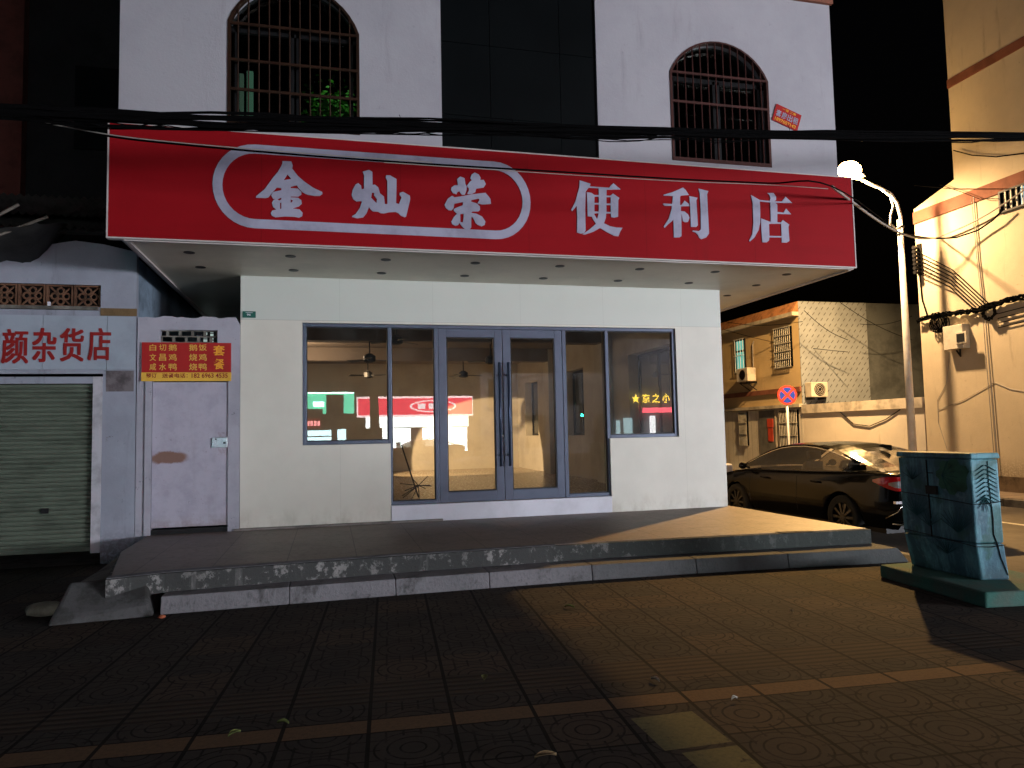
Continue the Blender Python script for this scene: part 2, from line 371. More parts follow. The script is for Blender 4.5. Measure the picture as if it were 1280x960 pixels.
GLYPHS=[
 [[(-1.327,4.301),(-1.239,4.303),(-1.226,4.263),(-1.231,4.227),(-1.172,4.15),(-1.104,4.092),(-1.02,4.035),(-0.926,3.995),(-0.924,3.973),(-0.952,3.951),(-1.003,3.946),(-1.071,3.955),(-1.096,3.963),(-1.13,3.983),(-1.172,4.03),(-1.182,4.05),(-1.247,4.032),(-1.243,4.017),(-1.172,4.016),(-1.138,3.983),(-1.137,3.956),(-1.172,3.931),(-1.246,3.927),(-1.246,3.918),(-1.172,3.918),(-1.139,3.893),(-1.134,3.858),(-1.164,3.825),(-1.231,3.801),(-1.156,3.794),(-1.126,3.76),(-1.13,3.724),(-1.164,3.705),(-1.206,3.712),(-1.306,3.711),(-1.397,3.697),(-1.434,3.713),(-1.443,3.739),(-1.43,3.766),(-1.389,3.78),(-1.422,3.806),(-1.432,3.85),(-1.414,3.882),(-1.389,3.892),(-1.422,3.893),(-1.44,3.929),(-1.422,3.964),(-1.339,3.988),(-1.339,4.011),(-1.385,4.014),(-1.422,3.967),(-1.468,3.905),(-1.496,3.895),(-1.591,3.893),(-1.587,3.911),(-1.505,3.987),(-1.422,4.116),(-1.373,4.182),(-1.339,4.246),(-1.329,4.274)],[(-1.277,4.161),(-1.318,4.096),(-1.239,4.115)],[(-1.381,3.888),(-1.339,3.91),(-1.339,3.89),(-1.36,3.876)],[(-1.352,3.853),(-1.339,3.859),(-1.339,3.793),(-1.352,3.785)],[(-1.246,3.896),(-1.222,3.888),(-1.235,3.865),(-1.246,3.86)]],
 [[(-0.503,4.244),(-0.437,4.267),(-0.402,4.247),(-0.401,4.104),(-0.376,4.109),(-0.341,4.081),(-0.328,4.036),(-0.324,4.017),(-0.28,3.983),(-0.272,3.901),(-0.245,3.903),(-0.243,4.16),(-0.26,4.192),(-0.256,4.22),(-0.215,4.222),(-0.144,4.185),(-0.145,4.139),(-0.151,3.917),(-0.12,3.91),(-0.092,3.985),(-0.114,4.012),(-0.11,4.035),(-0.074,4.048),(-0.002,4.009),(0.002,3.972),(-0.045,3.776),(-0.063,3.768),(-0.103,3.782),(-0.126,3.808),(-0.157,3.821),(-0.228,3.814),(-0.282,3.797),(-0.317,3.798),(-0.344,3.813),(-0.397,3.812),(-0.423,3.834),(-0.44,3.86),(-0.467,3.79),(-0.502,3.743),(-0.564,3.729),(-0.62,3.741),(-0.616,3.753),(-0.581,3.775),(-0.537,3.841),(-0.514,3.915),(-0.527,3.919),(-0.571,3.912),(-0.606,3.937),(-0.621,3.981),(-0.61,4.037),(-0.579,4.098),(-0.552,4.113),(-0.522,4.088),(-0.516,4.047),(-0.491,4.058),(-0.489,4.199)],[(-0.408,4.02),(-0.382,4.019),(-0.386,3.991),(-0.356,3.951),(-0.36,3.905),(-0.395,3.94),(-0.417,3.962)]],
 [[(0.522,4.229),(0.559,4.26),(0.606,4.244),(0.614,4.178),(0.628,4.155),(0.627,4.113),(0.608,4.06),(0.575,4.051),(0.552,4.08),(0.547,4.094),(0.524,4.083),(0.514,4.057),(0.472,4.066),(0.452,4.102),(0.459,4.131),(0.492,4.156),(0.53,4.159)],[(0.672,4.248),(0.687,4.292),(0.721,4.316),(0.768,4.297),(0.789,4.261),(0.784,4.236),(0.824,4.239),(0.847,4.193),(0.822,4.153),(0.736,4.134),(0.726,4.095),(0.688,4.072),(0.641,4.066),(0.633,4.075),(0.653,4.105),(0.653,4.133),(0.633,4.151),(0.638,4.17),(0.667,4.208),(0.689,4.228)],[(0.377,3.929),(0.416,4.001),(0.463,4.037),(0.49,4.02),(0.593,4.043),(0.678,4.065),(0.84,4.093),(0.877,4.052),(0.896,4.025),(0.902,3.973),(0.885,3.967),(0.799,3.957),(0.748,3.969),(0.772,4.008),(0.763,4.022),(0.677,4.0),(0.677,3.983),(0.743,3.964),(0.775,3.932),(0.775,3.894),(0.755,3.877),(0.684,3.871),(0.675,3.856),(0.731,3.85),(0.797,3.82),(0.834,3.765),(0.824,3.727),(0.79,3.709),(0.748,3.723),(0.72,3.745),(0.706,3.782),(0.682,3.814),(0.674,3.795),(0.672,3.691),(0.643,3.657),(0.606,3.665),(0.569,3.696),(0.546,3.727),(0.542,3.736),(0.527,3.712),(0.495,3.699),(0.458,3.718),(0.451,3.746),(0.477,3.794),(0.515,3.838),(0.479,3.869),(0.481,3.888),(0.516,3.908),(0.582,3.936),(0.585,3.973),(0.487,3.949),(0.477,3.897),(0.455,3.872),(0.423,3.871),(0.391,3.897)],[(0.551,3.835),(0.59,3.842),(0.587,3.79),(0.579,3.743),(0.551,3.746)]],
 [[(1.958,4.307),(2.09,4.276),(2.079,4.244),(2.321,4.243),(2.343,4.272),(2.375,4.299),(2.461,4.232),(2.287,4.217),(2.283,4.147),(2.328,4.147),(2.366,4.176),(2.444,4.127),(2.429,4.103),(2.42,3.904),(2.372,3.89),(2.333,3.895),(2.332,3.937),(2.272,3.934),(2.266,3.881),(2.241,3.816),(2.317,3.785),(2.4,3.774),(2.473,3.775),(2.44,3.727),(2.417,3.671),(2.365,3.674),(2.274,3.714),(2.193,3.759),(2.109,3.711),(2.006,3.672),(1.974,3.674),(2.059,3.733),(2.143,3.806),(2.099,3.873),(2.099,3.887),(2.043,3.889),(2.044,3.997),(2.041,4.174),(2.097,4.168),(2.137,4.145),(2.189,4.146),(2.188,4.228),(2.068,4.227),(2.047,4.204),(2.026,4.173),(2.015,3.966),(2.013,3.721),(1.996,3.691),(1.956,3.68),(1.908,3.692),(1.915,3.863),(1.914,4.005),(1.857,3.938),(1.845,3.952),(1.9,4.058),(1.951,4.228)],[(2.134,4.126),(2.186,4.129),(2.186,4.053),(2.131,4.051)],[(2.131,4.034),(2.185,4.035),(2.183,3.951),(2.128,3.951)],[(2.128,3.928),(2.179,3.931),(2.165,3.876),(2.155,3.864),(2.127,3.911)],[(2.282,4.129),(2.335,4.131),(2.333,4.055),(2.28,4.052)],[(2.279,4.035),(2.332,4.036),(2.331,3.954),(2.277,3.953)]],
 [[(3.007,4.2),(3.122,4.237),(3.266,4.304),(3.298,4.278),(3.34,4.219),(3.295,4.212),(3.235,4.203),(3.223,4.187),(3.219,4.087),(3.241,4.091),(3.282,4.145),(3.335,4.107),(3.345,4.082),(3.23,4.073),(3.227,4.014),(3.276,4.012),(3.319,3.979),(3.339,3.939),(3.315,3.887),(3.277,3.882),(3.25,3.894),(3.241,3.944),(3.232,3.984),(3.223,3.71),(3.199,3.694),(3.124,3.688),(3.125,3.908),(3.108,3.887),(3.053,3.843),(3.008,3.799),(2.996,3.815),(3.066,3.915),(3.109,4.038),(3.11,4.071),(3.018,4.066),(2.995,4.088),(3.008,4.095),(3.116,4.094),(3.131,4.192),(3.012,4.19)],[(3.345,4.204),(3.454,4.19),(3.436,4.154),(3.444,3.853),(3.423,3.831),(3.351,3.828),(3.352,4.072)],[(3.47,4.304),(3.602,4.282),(3.582,4.239),(3.588,3.809),(3.588,3.758),(3.55,3.71),(3.483,3.683),(3.456,3.701),(3.441,3.735),(3.409,3.764),(3.366,3.773),(3.377,3.785),(3.454,3.782),(3.482,3.804),(3.489,4.049),(3.486,4.244)]],
 [[(4.181,4.267),(4.3,4.211),(4.439,4.208),(4.449,4.241),(4.437,4.287),(4.412,4.307),(4.497,4.312),(4.53,4.266),(4.528,4.224),(4.503,4.209),(4.609,4.211),(4.665,4.274),(4.756,4.2),(4.514,4.19),(4.542,4.167),(4.538,4.075),(4.626,4.071),(4.664,4.124),(4.733,4.056),(4.536,4.051),(4.531,3.945),(4.584,3.943),(4.609,3.976),(4.7,3.922),(4.685,3.895),(4.69,3.716),(4.653,3.694),(4.582,3.691),(4.583,3.754),(4.41,3.748),(4.403,3.709),(4.372,3.685),(4.309,3.682),(4.304,3.835),(4.306,3.981),(4.42,3.947),(4.441,3.946),(4.444,4.188),(4.299,4.195),(4.299,4.075),(4.292,3.928),(4.264,3.833),(4.202,3.736),(4.136,3.682),(4.129,3.697),(4.175,3.777),(4.197,3.923),(4.199,4.163)],[(4.413,3.918),(4.585,3.927),(4.584,3.772),(4.411,3.767)]],
]
GROC=[('颜', -4.473, 2.311, -4.203, 2.711),('杂', -4.165, 2.329, -3.917, 2.727),('货', -3.883, 2.336, -3.632, 2.731),('店', -3.591, 2.349, -3.347, 2.735)]
MENU=[('白', -2.931, 2.471, -2.859, 2.548),('切', -2.827, 2.472, -2.749, 2.549),('鹅', -2.723, 2.473, -2.633, 2.55),('鹅', -2.495, 2.474, -2.404, 2.552),('饭', -2.388, 2.475, -2.297, 2.553),('文', -2.93, 2.351, -2.858, 2.435),('昌', -2.826, 2.352, -2.748, 2.435),('鸡', -2.721, 2.352, -2.632, 2.436),('烧', -2.494, 2.353, -2.403, 2.437),('鸡', -2.387, 2.353, -2.296, 2.438),('咸', -2.929, 2.238, -2.857, 2.321),('水', -2.825, 2.238, -2.747, 2.321),('鸭', -2.72, 2.238, -2.631, 2.322),('烧', -2.493, 2.238, -2.403, 2.322),('鸭', -2.386, 2.238, -2.296, 2.323),('套', -2.224, 2.415, -2.092, 2.543),('餐', -2.217, 2.25, -2.097, 2.378),('预订', -2.966, 2.148, -2.85, 2.202),('送餐电话：', -2.791, 2.147, -2.508, 2.202),('182 6963 4535', -2.464, 2.146, -2.057, 2.202)]

# ---------------------------------------------------------------- ground, streets
g = MB().poly([(-300,-300,-.2),(300,-300,-.2),(300,300,-.2),(-300,300,-.2)]).build('road', M_asph); tag(g, kind='structure')
g = MB().box(-30,5.22,-13,.0,-.3,0).build('pavement', M_pave); tag(g, kind='structure')
g = MB().box(-30,5.22,.0,30,-.3,-.002).build('plot_ground', M_conc); tag(g, kind='structure')
k = MB()
for i in range(44): k.box(5.224,5.36,-13+i*.98,-13+i*.98+.972,-.3,-.004+random.uniform(-.004,.004))
tag(k.build('kerb', M_kerb, bevel=.012), kind='structure')
g = MB().box(11.84,13.4,-20,40,-.3,-.05).build('far_pavement', mk_tiles('far_paving', (.22,.17,.12), (.16,.12,.09), .4, .02, .8)); tag(g, kind='structure')
k = MB()
for i in range(60): k.box(11.70,11.835,-20+i*1.0,-20+i*1.0+.99,-.3,-.055+random.uniform(-.004,.004))
tag(k.build('far_kerb', M_kerb, bevel=.012), kind='structure')
g = MB().poly([(9.6,-6,-.195),(9.72,-6,-.195),(9.72,40,-.195),(9.6,40,-.195)]).build('road_marking', mat('worn_road_paint', (.45,.43,.38), .8, 0, .3, 6, 0)); tag(g, kind='structure')

# ---------------------------------------------------------------- raised entrance platform
t = thing('entrance_platform', 'raised tiled platform with two worn cement steps in front of the corner shop', 'platform')
fr_ = [(-2.93,.0),(-2.90,-1.3),(-2.62,-2.86),(-2.21,-2.72),(-.23,-2.56),(1.86,-2.50),(3.2,-2.57),(4.80,-2.67),(4.76,-1.3),(4.73,.09)]
top = [(x,y) for x,y in fr_]
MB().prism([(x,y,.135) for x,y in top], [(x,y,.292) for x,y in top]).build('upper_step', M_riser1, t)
ins = [(-2.93,.0),(-2.90,-1.3),(-2.60,-2.80),(-2.20,-2.66),(-.23,-2.50),(1.86,-2.44),(3.2,-2.51),(4.79,-2.61),(4.75,-1.3),(4.72,.08)]
MB().prism([(x,y,.2925) for x,y in ins], [(x,y,.297) for x,y in ins]).build('tile_surface', M_plat, t)
MB().prism([(x,y,.2975) for x,y in ((-2.62,-2.84),(-2.2,-2.70),(-.23,-2.54),(1.3,-2.50),(1.3,-2.42),(-.23,-2.44),(-2.2,-2.58),(-2.64,-2.72))],
           [(x,y,.301) for x,y in ((-2.62,-2.84),(-2.2,-2.70),(-.23,-2.54),(1.3,-2.50),(1.3,-2.42),(-.23,-2.44),(-2.2,-2.58),(-2.64,-2.72))]).build('grey_edge_strip', mat('cement_edge', (.17,.17,.19), .85, 0, .2, 6, .004), t)
MB().prism([(3.78,-2.62,.2975),(4.15,-2.645,.2975),(4.12,-2.56,.2975),(3.74,-2.50,.2975)], [(3.78,-2.62,.300),(4.15,-2.645,.300),(4.12,-2.56,.300),(3.74,-2.50,.300)]).build('broken_tile_patch', mat('exposed_cement', (.10,.09,.075), .95, 0, .3, 12, .006), t)
lo_f = [(-2.45,.0),(-2.20,-2.93),(-.23,-2.86),(1.86,-2.83),(3.2,-2.90),(4.86,-3.04),(4.93,-2.4),(4.9,0)]
segs = [-2.2,-1.2,-.3,.55,1.55,2.62,3.6,4.86]
def fy(x):
    pts = [(-2.2,-2.93),(-.23,-2.86),(1.86,-2.83),(3.2,-2.90),(4.86,-3.04)]
    for (a,b),(c,d) in zip(pts, pts[1:]):
        if a <= x <= c+1e-6: return b+(d-b)*(x-a)/(c-a)
    return -2.9
m_ = MB()
for a, b in zip(segs, segs[1:]):
    if b <= 4.5:
        m_.prism([(a+.002,fy(a),0),(b-.002,fy(b),0),(b-.002,-2.3,0),(a+.002,-2.3,0)], [(a+.002,fy(a)+.02,.142),(b-.002,fy(b)+.02,.142),(b-.002,-2.3,.142),(a+.002,-2.3,.142)])
    else:
        m_.prism([(a+.002,fy(a),0),(b+.06,fy(b)-.02,0),(b+.10,-.1,0),(a+.002,-.1,0)], [(a+.002,fy(a)+.02,.142),(b-.03,fy(b)+.03,.142),(b-.03,-.1,.142),(a+.002,-.1,.142)])
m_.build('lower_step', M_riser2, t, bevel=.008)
MB().box(-1.98,.55,-.065,-.002,.2975,.325).build('wall_foot_ledge', mat('ledge_cement', (.20,.18,.17), .8, 0, .2, 5, .003), t, bevel=.006)

t = thing('concrete_ramp', 'low rough cement ramp block at the left end of the entrance steps', 'ramp')
MB().prism([(-2.98,-3.05,0),(-2.24,-2.98,0),(-2.30,-2.2,0),(-3.05,-2.2,0)], [(-2.94,-2.98,.07),(-2.28,-2.94,.09),(-2.36,-2.66,.285),(-2.92,-2.72,.27)]).build('ramp_block', mk_riser('rough_ramp_cement', (.085,.085,.09), (.06,.06,.06), (.03,.03,.03), 3), t, bevel=.02)
MB().prism([(-3.3,-1.6,0),(-2.88,-2.9,0),(-2.6,-2.5,0),(-2.95,-.2,0)], [(-3.05,-1.5,.15),(-2.93,-2.7,.2),(-2.65,-2.5,.28),(-2.95,-.2,.29)]).build('cement_slope', M_conc, t, bevel=.02)
def rock(name, label, loc, sx, sy, sz, seed, m):
    rnd = random.Random(seed); b = MB(); rows = []
    for i in range(7):
        th = math.pi*i/6; rows.append([(loc[0]+sx*math.sin(th)*math.cos(2*math.pi*j/10)*rnd.uniform(.8,1.1), loc[1]+sy*math.sin(th)*math.sin(2*math.pi*j/10)*rnd.uniform(.8,1.1), loc[2]+sz*(1-math.cos(th))*.5) for j in range(10)])
    b.grid(rows, closed=True); o = b.build(name, m, smooth=True); return tag(o, label, 'stone')
rock('rough_stone', 'pale rough stone lying at the foot of the left ramp', (-3.12,-2.62,-.01), .17, .10, .12, 3, mat('pale_stone', (.26,.25,.20), .9, 0, .2, 6, .01))
rock('brick_lump', 'small orange brick lump beside the lower step', (-2.16,-3.06,0), .03, .025, .03, 5, mat('brick_lump', (.35,.10,.05), .9, 0, .2, 20, .004))

# ---------------------------------------------------------------- the corner shop building
B = thing('shop_building', 'white two storey corner building with arched barred windows over a glazed shop', 'building')
X0, X1, BY, FL, CE = -1.92, 4.654, 10.1, .455, 3.30
w_ = MB()
for a in ((X0,-1.188,0,.2,.296,3.42),(-1.188,3.931,0,.2,2.846,3.42),(3.931,X1,0,.2,.296,3.42),(-1.188,-.103,0,.2,.296,1.305),(2.891,3.931,0,.2,.296,1.305)): w_.box(*a)
w_.build('front_wall', M_panel, B)
w_ = MB(); yy = .2
for a, b in ((.75,2.35),(4.7,5.9),(8.1,9.3)):
    w_.box(4.2,X1,yy,a,.0,3.42); w_.box(4.2,X1,a,b,.0,1.32); w_.box(4.2,X1,a,b,2.72,3.42); yy = b
w_.box(4.2,X1,yy,BY+.2,.0,3.42); w_.build('side_wall', M_inner, B)
for a, b in ((.75,2.35),(4.7,5.9),(8.1,9.3)):
    f = MB().box(4.38,4.43,a,b,1.32,1.37).box(4.38,4.43,a,b,2.67,2.72).box(4.38,4.43,a,a+.05,1.37,2.67).box(4.38,4.43,b-.05,b,1.37,2.67).box(4.38,4.43,(a+b)/2-.025,(a+b)/2+.025,1.37,2.67).build('side_window', M_dkmetal, B)
    MB().box(4.40,4.405,a+.05,b-.05,1.37,2.67).build('pane', M_glass, f)
box('threshold_step', M_white, B, -.103,2.891,-.012,.2,.297,.515, bevel=.006)
MB().box(X0,X0+.2,.2,BY+.2,0,3.42).build('left_wall', M_inner, B)
MB().box(X0+.2,4.2,BY,BY+.2,0,3.42).build('back_wall', M_inner, B)
MB().box(X0+.2,4.2,.2,BY,CE,3.42).build('ceiling', M_ceil, B)
MB().box(X0+.2,4.2,.2,BY,0,FL).build('interior_floor', M_floor, B)
for a in ((4.0,4.2,3.1,3.5),(4.0,4.2,6.5,6.9)): box('column', M_inner, B, *a, FL, CE)
for a in (3.1,6.5): box('ceiling_beam', M_ceil, B, X0+.2, 4.0, a, a+.3, 3.02, CE)
# shop front glazing
GY0, GY1 = .03, .09
fr = MB()
def fx(x0,x1,z0,z1): fr.box(x0,x1,GY0,GY1,z0,z1)
ft = .045
fx(-1.186,3.929,2.846-ft,2.844)
fx(-1.186,-1.186+ft,1.307,2.846-ft); fx(-1.186+ft,-.103-ft/2-.005,1.307,1.307+ft)
fx(-.127,-.08,.517,2.846-ft); fx(-.08,.475,.517,.565)
fx(3.929-ft,3.929,1.307,2.846-ft); fx(2.915,3.929-ft,1.307,1.307+ft)
fx(2.865,2.913,.517,2.846-ft); fx(2.29,2.865,.517,.565)
fx(.475,.525,.517,2.846-ft); fx(2.24,2.29,.517,2.846-ft)
fr.build('shopfront_frame', M_alu, B, bevel=.004)
for (a,b,c,d) in ((-1.141,-.127,1.352,2.80),(-.08,.475,.565,2.80),(2.29,2.865,.565,2.80),(2.913,3.884,1.352,2.80)):
    o = MB().box(a,a+.012,.05,.075,c,d).box(b-.012,b,.05,.075,c,d).box(a+.012,b-.012,.05,.075,c,c+.012).box(a+.012,b-.012,.05,.075,d-.012,d).build('gasket', M_dkalu, B)
    MB().poly([(a,.062,c),(b,.062,c),(b,.062,d),(a,.062,d)]).build('window_pane', M_glass, B)
for k_, (a, b) in enumerate(((.530,1.392),(1.400,2.235))):
    st = .105
    d_ = MB().box(a,a+st,GY0+.005,GY1-.005,.52,2.80).box(b-st,b,GY0+.005,GY1-.005,.52,2.80).box(a+st,b-st,GY0+.005,GY1-.005,.52,.655).box(a+st,b-st,GY0+.005,GY1-.005,2.69,2.80).build('door_leaf', M_alu, B, bevel=.004)
    MB().box(a+st,a+st+.014,.04,.08,.655,2.69).box(b-st-.014,b-st,.04,.08,.655,2.69).box(a+st+.014,b-st-.014,.04,.08,.655,.669).box(a+st+.014,b-st-.014,.04,.08,2.676,2.69).build('gasket', M_dkalu, d_)
    MB().poly([(a+st,.062,.655),(b-st,.062,.655),(b-st,.062,2.69),(a+st,.062,2.69)]).build('glass', M_glass, d_)
    hx = 1.335 if k_ == 0 else 1.458
    h = MB().tube([(hx,-.035,.97),(hx,-.035,2.35)], .017, 10)
    for z in (1.12,2.18): h.tube([(hx,-.035,z),(hx,.036,z)], .013, 8)
    h.build('pull_handle', mat('dark_blue_steel', (.05,.07,.12), .3, .6, .05, 5, 0), d_, smooth=True)
MB().tube([(1.377,.03,1.37),(1.377,.022,1.37)], .018, 12).build('lock', M_steel, B, smooth=True)
# soffit and overhang
MB().box(-2.80,5.60,-1.55,12.0,3.42,3.46).build('soffit', M_soffit, B)
MB().box(5.60,5.64,-1.55,12.0,3.395,3.47).box(-2.84,-2.80,-1.55,12.0,3.40,3.46).box(-2.84,5.64,-1.60,-1.555,3.40,3.44).build('soffit_edge_trim', M_trim, B)
for (x,y) in [(-2.318+i*1.045,-1.12) for i in range(8)]+[(-2.318+i*1.045,-.41) for i in range(8)]+[(5.0,.374),(5.0,1.15),(5.0,1.9)]:
    if y < 0 or x > 4.7:
        MB().tube([(x,y,3.419),(x,y,3.414)], .058, 18).tube([(x,y,3.4135),(x,y,3.4125)], .046, 18, mi=1).build('downlight', [M_dkmetal, M_dkalu], B)
# upper storeys
def arch(x0,x1,z0,zs,za,n=14):
    c = (x0+x1)/2; hw = (x1-x0)/2
    return [(x0,z0),(x1,z0)]+[(c+hw*math.cos(math.pi*i/n), zs+(za-zs)*math.sin(math.pi*i/n)**.85) for i in range(n+1)]
def _arch(a): 
    x0,x1,z0,zs,za = a; c=(x0+x1)/2; hw=(x1-x0)/2; n=16
    h = za-zs; R_ = (hw*hw+h*h)/(2*h); th = math.asin(hw/R_)
    return [(x0,z0),(x1,z0)]+[(c+R_*math.sin(th*(1-2*i/n)), za-R_+R_*math.cos(th*(1-2*i/n))) for i in range(n+1)]
A1 = (-1.893,-.525,4.70,5.84,6.34); A2 = (3.215,4.585,4.69,5.81,6.26)
flat('upper_wall', [[(-2.93,3.47),(.385,3.47),(.385,11.2),(-2.93,11.2)], _arch(A1)], -1.40, .2, M_upper, B)
flat('upper_wall', [[(2.262,3.47),(5.554,3.47),(5.554,11.2),(2.262,11.2)], _arch(A2)], -1.40, .2, M_upper, B)
MB().box(-2.93,-2.73,-1.295,12,3.47,11.2).box(5.354,5.554,-1.295,12,3.47,11.2).box(-2.73,5.354,11.8,12,3.47,11.2).box(-2.93,5.554,-1.295,12,11.2,11.4).build('upper_side_wall', M_upper, B)
MB().box(-2.73,5.354,-1.295,11.8,3.47,3.6).box(-2.73,5.354,2.5,2.6,3.6,11.19).box(.385,2.262,-1.29,-1.2,3.47,11.2).build('inner_structure', M_dark, B)
box('red_string_course', M_terra, B, 2.262,5.58,-1.545,-1.502,6.945,7.25)
p_ = MB()
for i, (a,b) in enumerate(((.387,.957),(.963,1.807),(1.813,2.260))):
    for c, d in ((3.5,5.035),(5.041,5.89),(5.896,6.8),(6.806,7.7),(7.706,11.19)):
        p_.box(a,b,-1.47,-1.43,c,d)
p_.build('black_wall_panel', M_darkpanel, B)
box('panel_joint', M_seam, B, .387,2.26,-1.43,-1.42,3.5,11.19)
for A, fm, lit in ((A1, M_brown, 1), (A2, M_redbars, 0)):
    x0,x1,z0,zs,za = A; o_ = _arch(A); c = (x0+x1)/2
    inn = [(c+(x-c)*.955, z0+.035+(z-z0)*.965) for x,z in o_]
    f = flat('arched_window', [o_, inn], -1.475, .07, fm, B)
    bars = MB(); R_=((x1-x0)/2)**2; h=za-zs; Rr=(R_+h*h)/(2*h)
    nb = 13
    for i in range(1,nb):
        x = x0+(x1-x0)*i/nb; zt = za-Rr+math.sqrt(Rr*Rr-(x-c)**2)
        bars.tube([(x,-1.50,z0+.02),(x,-1.50,zt-.01)], .009, 6)
    for z in ((5.10,5.42,5.82) if lit else (5.44,5.81)): bars.box(x0+.01,x1-.01,-1.512,-1.49,z-.014,z+.014)
    bars.box(x0+.01,x1-.01,-1.512,-1.49,z0+.015,z0+.045)
    bars.build('window_bars', fm, f)
    sl = MB()
    for x in (x0+.08,c-.03,c+.03,x1-.08): sl.box(x-.018,x+.018,-1.40,-1.37,z0+.03,zs-.02)
    sl.box(x0,x1,-1.40,-1.36,zs-.06,zs+.0).box(x0,x1,-1.40,-1.36,z0+.0,z0+.05); sl.build('sash', M_dkmetal, f)
    flat('glass_pane', [[(x, z) for x, z in o_]], -1.345, .004, M_dkglass, f)
    if lit:
        MB().box(x0+.10,x0+.17,-.60,-.55,4.5,5.75).build('glowing_curtain', emit('mint_curtain_glow', (.30,.60,.45), .30), f)  # curtain emits its own glow so that it looks lit
        MB().box(x0+.02,x0+.065,-.62,-.57,4.5,5.7).build('glowing_door_edge', emit('door_edge_glow', (.35,.52,.42), .22), f)  # door edge likewise lit by emission, not by a lamp
        pt = thing('stand_in_plant', 'green lit leafy plant added behind the left arched window in place of reflected foliage', 'plant', (-.80,-.95,3.86))  # plant added to stand in for green foliage reflected in the pane
        MB().tube([(0,0,0),(0,0,.9)], [.16,.20], 12).build('pot', M_dkmetal, pt); rn_ = random.Random(9); lf_ = MB()
        for q in range(520):
            c_ = Vector((rn_.gauss(0,.17), rn_.gauss(0,.07), 1.12+abs(rn_.gauss(0,.22)))); u_ = Vector((rn_.uniform(-1,1),rn_.uniform(-.4,.4),rn_.uniform(-.6,.6))).normalized()*.035; v_ = Vector((u_.z,.01,-u_.x))*.5
            lf_.poly([c_-u_, c_+v_, c_+u_, c_-v_])
        lf_.build('leaves', mat('lit_plant_leaf', (.10,.30,.04), .5, 0, .2, 8, 0), pt)
        lamp('added_plant_light', 'SPOT', (-.72,-1.22,6.1), 26, (.45,1,.35), .04, (-.78,-1.0,4.8), 50, .4)  # green light added only for the stand-in plant
    else:
        MB().box(x0+.02,x0+.66,-1.36,-1.30,z0+.0,z0+.08).build('glowing_sill_board', emit('red_sill_glow', (.6,.03,.05), .35), f)  # red painted sill board given a faint glow, no lamp in it

# ---------------------------------------------------------------- big red sign board
G = thing('shop_sign', 'long red fascia sign with white calligraphy in an oval outline over the glazed shop', 'sign')
SY = -1.635
box('sign_board', M_red, G, -2.975,5.640,SY,-1.56,3.425,4.578)
MB().box(-2.99,-2.975,SY-.004,-1.56,3.41,4.592).box(5.640,5.655,SY-.004,-1.56,3.41,4.592).box(-2.975,5.640,SY-.004,-1.56,3.41,3.425).box(-2.975,5.640,SY-.004,-1.56,4.578,4.592).build('edge_trim', M_trim, G)
def stad(xa,xb,rx,zc,rz,n=18):
    return [(xb+rx*math.sin(math.pi*i/n), zc+rz*math.cos(math.pi*i/n)) for i in range(n+1)]+[(xa-rx*math.sin(math.pi*i/n), zc-rz*math.cos(math.pi*i/n)) for i in range(n+1)]
flat('oval_outline', [stad(-1.60,.95,.412,4.015,.443), stad(-1.60,.95,.318,4.015,.346)], SY-.005, .006, M_letter, G)
for gl in GLYPHS: flat('letter', gl, SY-.006, .008, M_letter, G)

# ---------------------------------------------------------------- small signs on the walls
t = thing('rental_notice', 'small tilted red notice with white characters beside the right arched window', 'notice')
nr = math.radians(-19); pv = (4.83,5.36)
def rr(x0,x1,z0,z1):
    c,s = math.cos(nr),math.sin(nr); return [(pv[0]+x*c-z*s, pv[1]+x*s+z*c) for x,z in ((x0,z0),(x1,z0),(x1,z1),(x0,z1))]
flat('notice_board', [rr(-.19,.19,-.115,.115)], -1.51, .008, M_menu_r, t)
for i, ch in enumerate('套房出租'):
    glyph(ch, (pv[0]-.165+i*.085, pv[1]-.04, pv[0]-.165+i*.085+.075, pv[1]+.05), -1.516, .003, M_letter, t, bold=.02, rot=nr, piv=pv)
glyph('一房 二房', (pv[0]-.09,pv[1]+.065,pv[0]+.11,pv[1]+.10), -1.516, .003, M_menu_o, t, rot=nr, piv=pv)
glyph('1897657143', (pv[0]-.16,pv[1]-.10,pv[0]+.15,pv[1]-.055), -1.516, .003, M_menu_o, t, bold=.02, rot=nr, piv=pv)
t = thing('house_number_plate', 'small green house number plate on the cream wall above the white door', 'plate')
box('plate', M_green_pl, t, -1.895,-1.742,-.010,-.001,2.895,2.975)
glyph('96', (-1.845,2.92,-1.80,2.945), -.0115, .002, M_white, t, bold=.02); box('text_line', M_white, t, -1.86,-1.775,-.0125,-.0105,2.955,2.960)

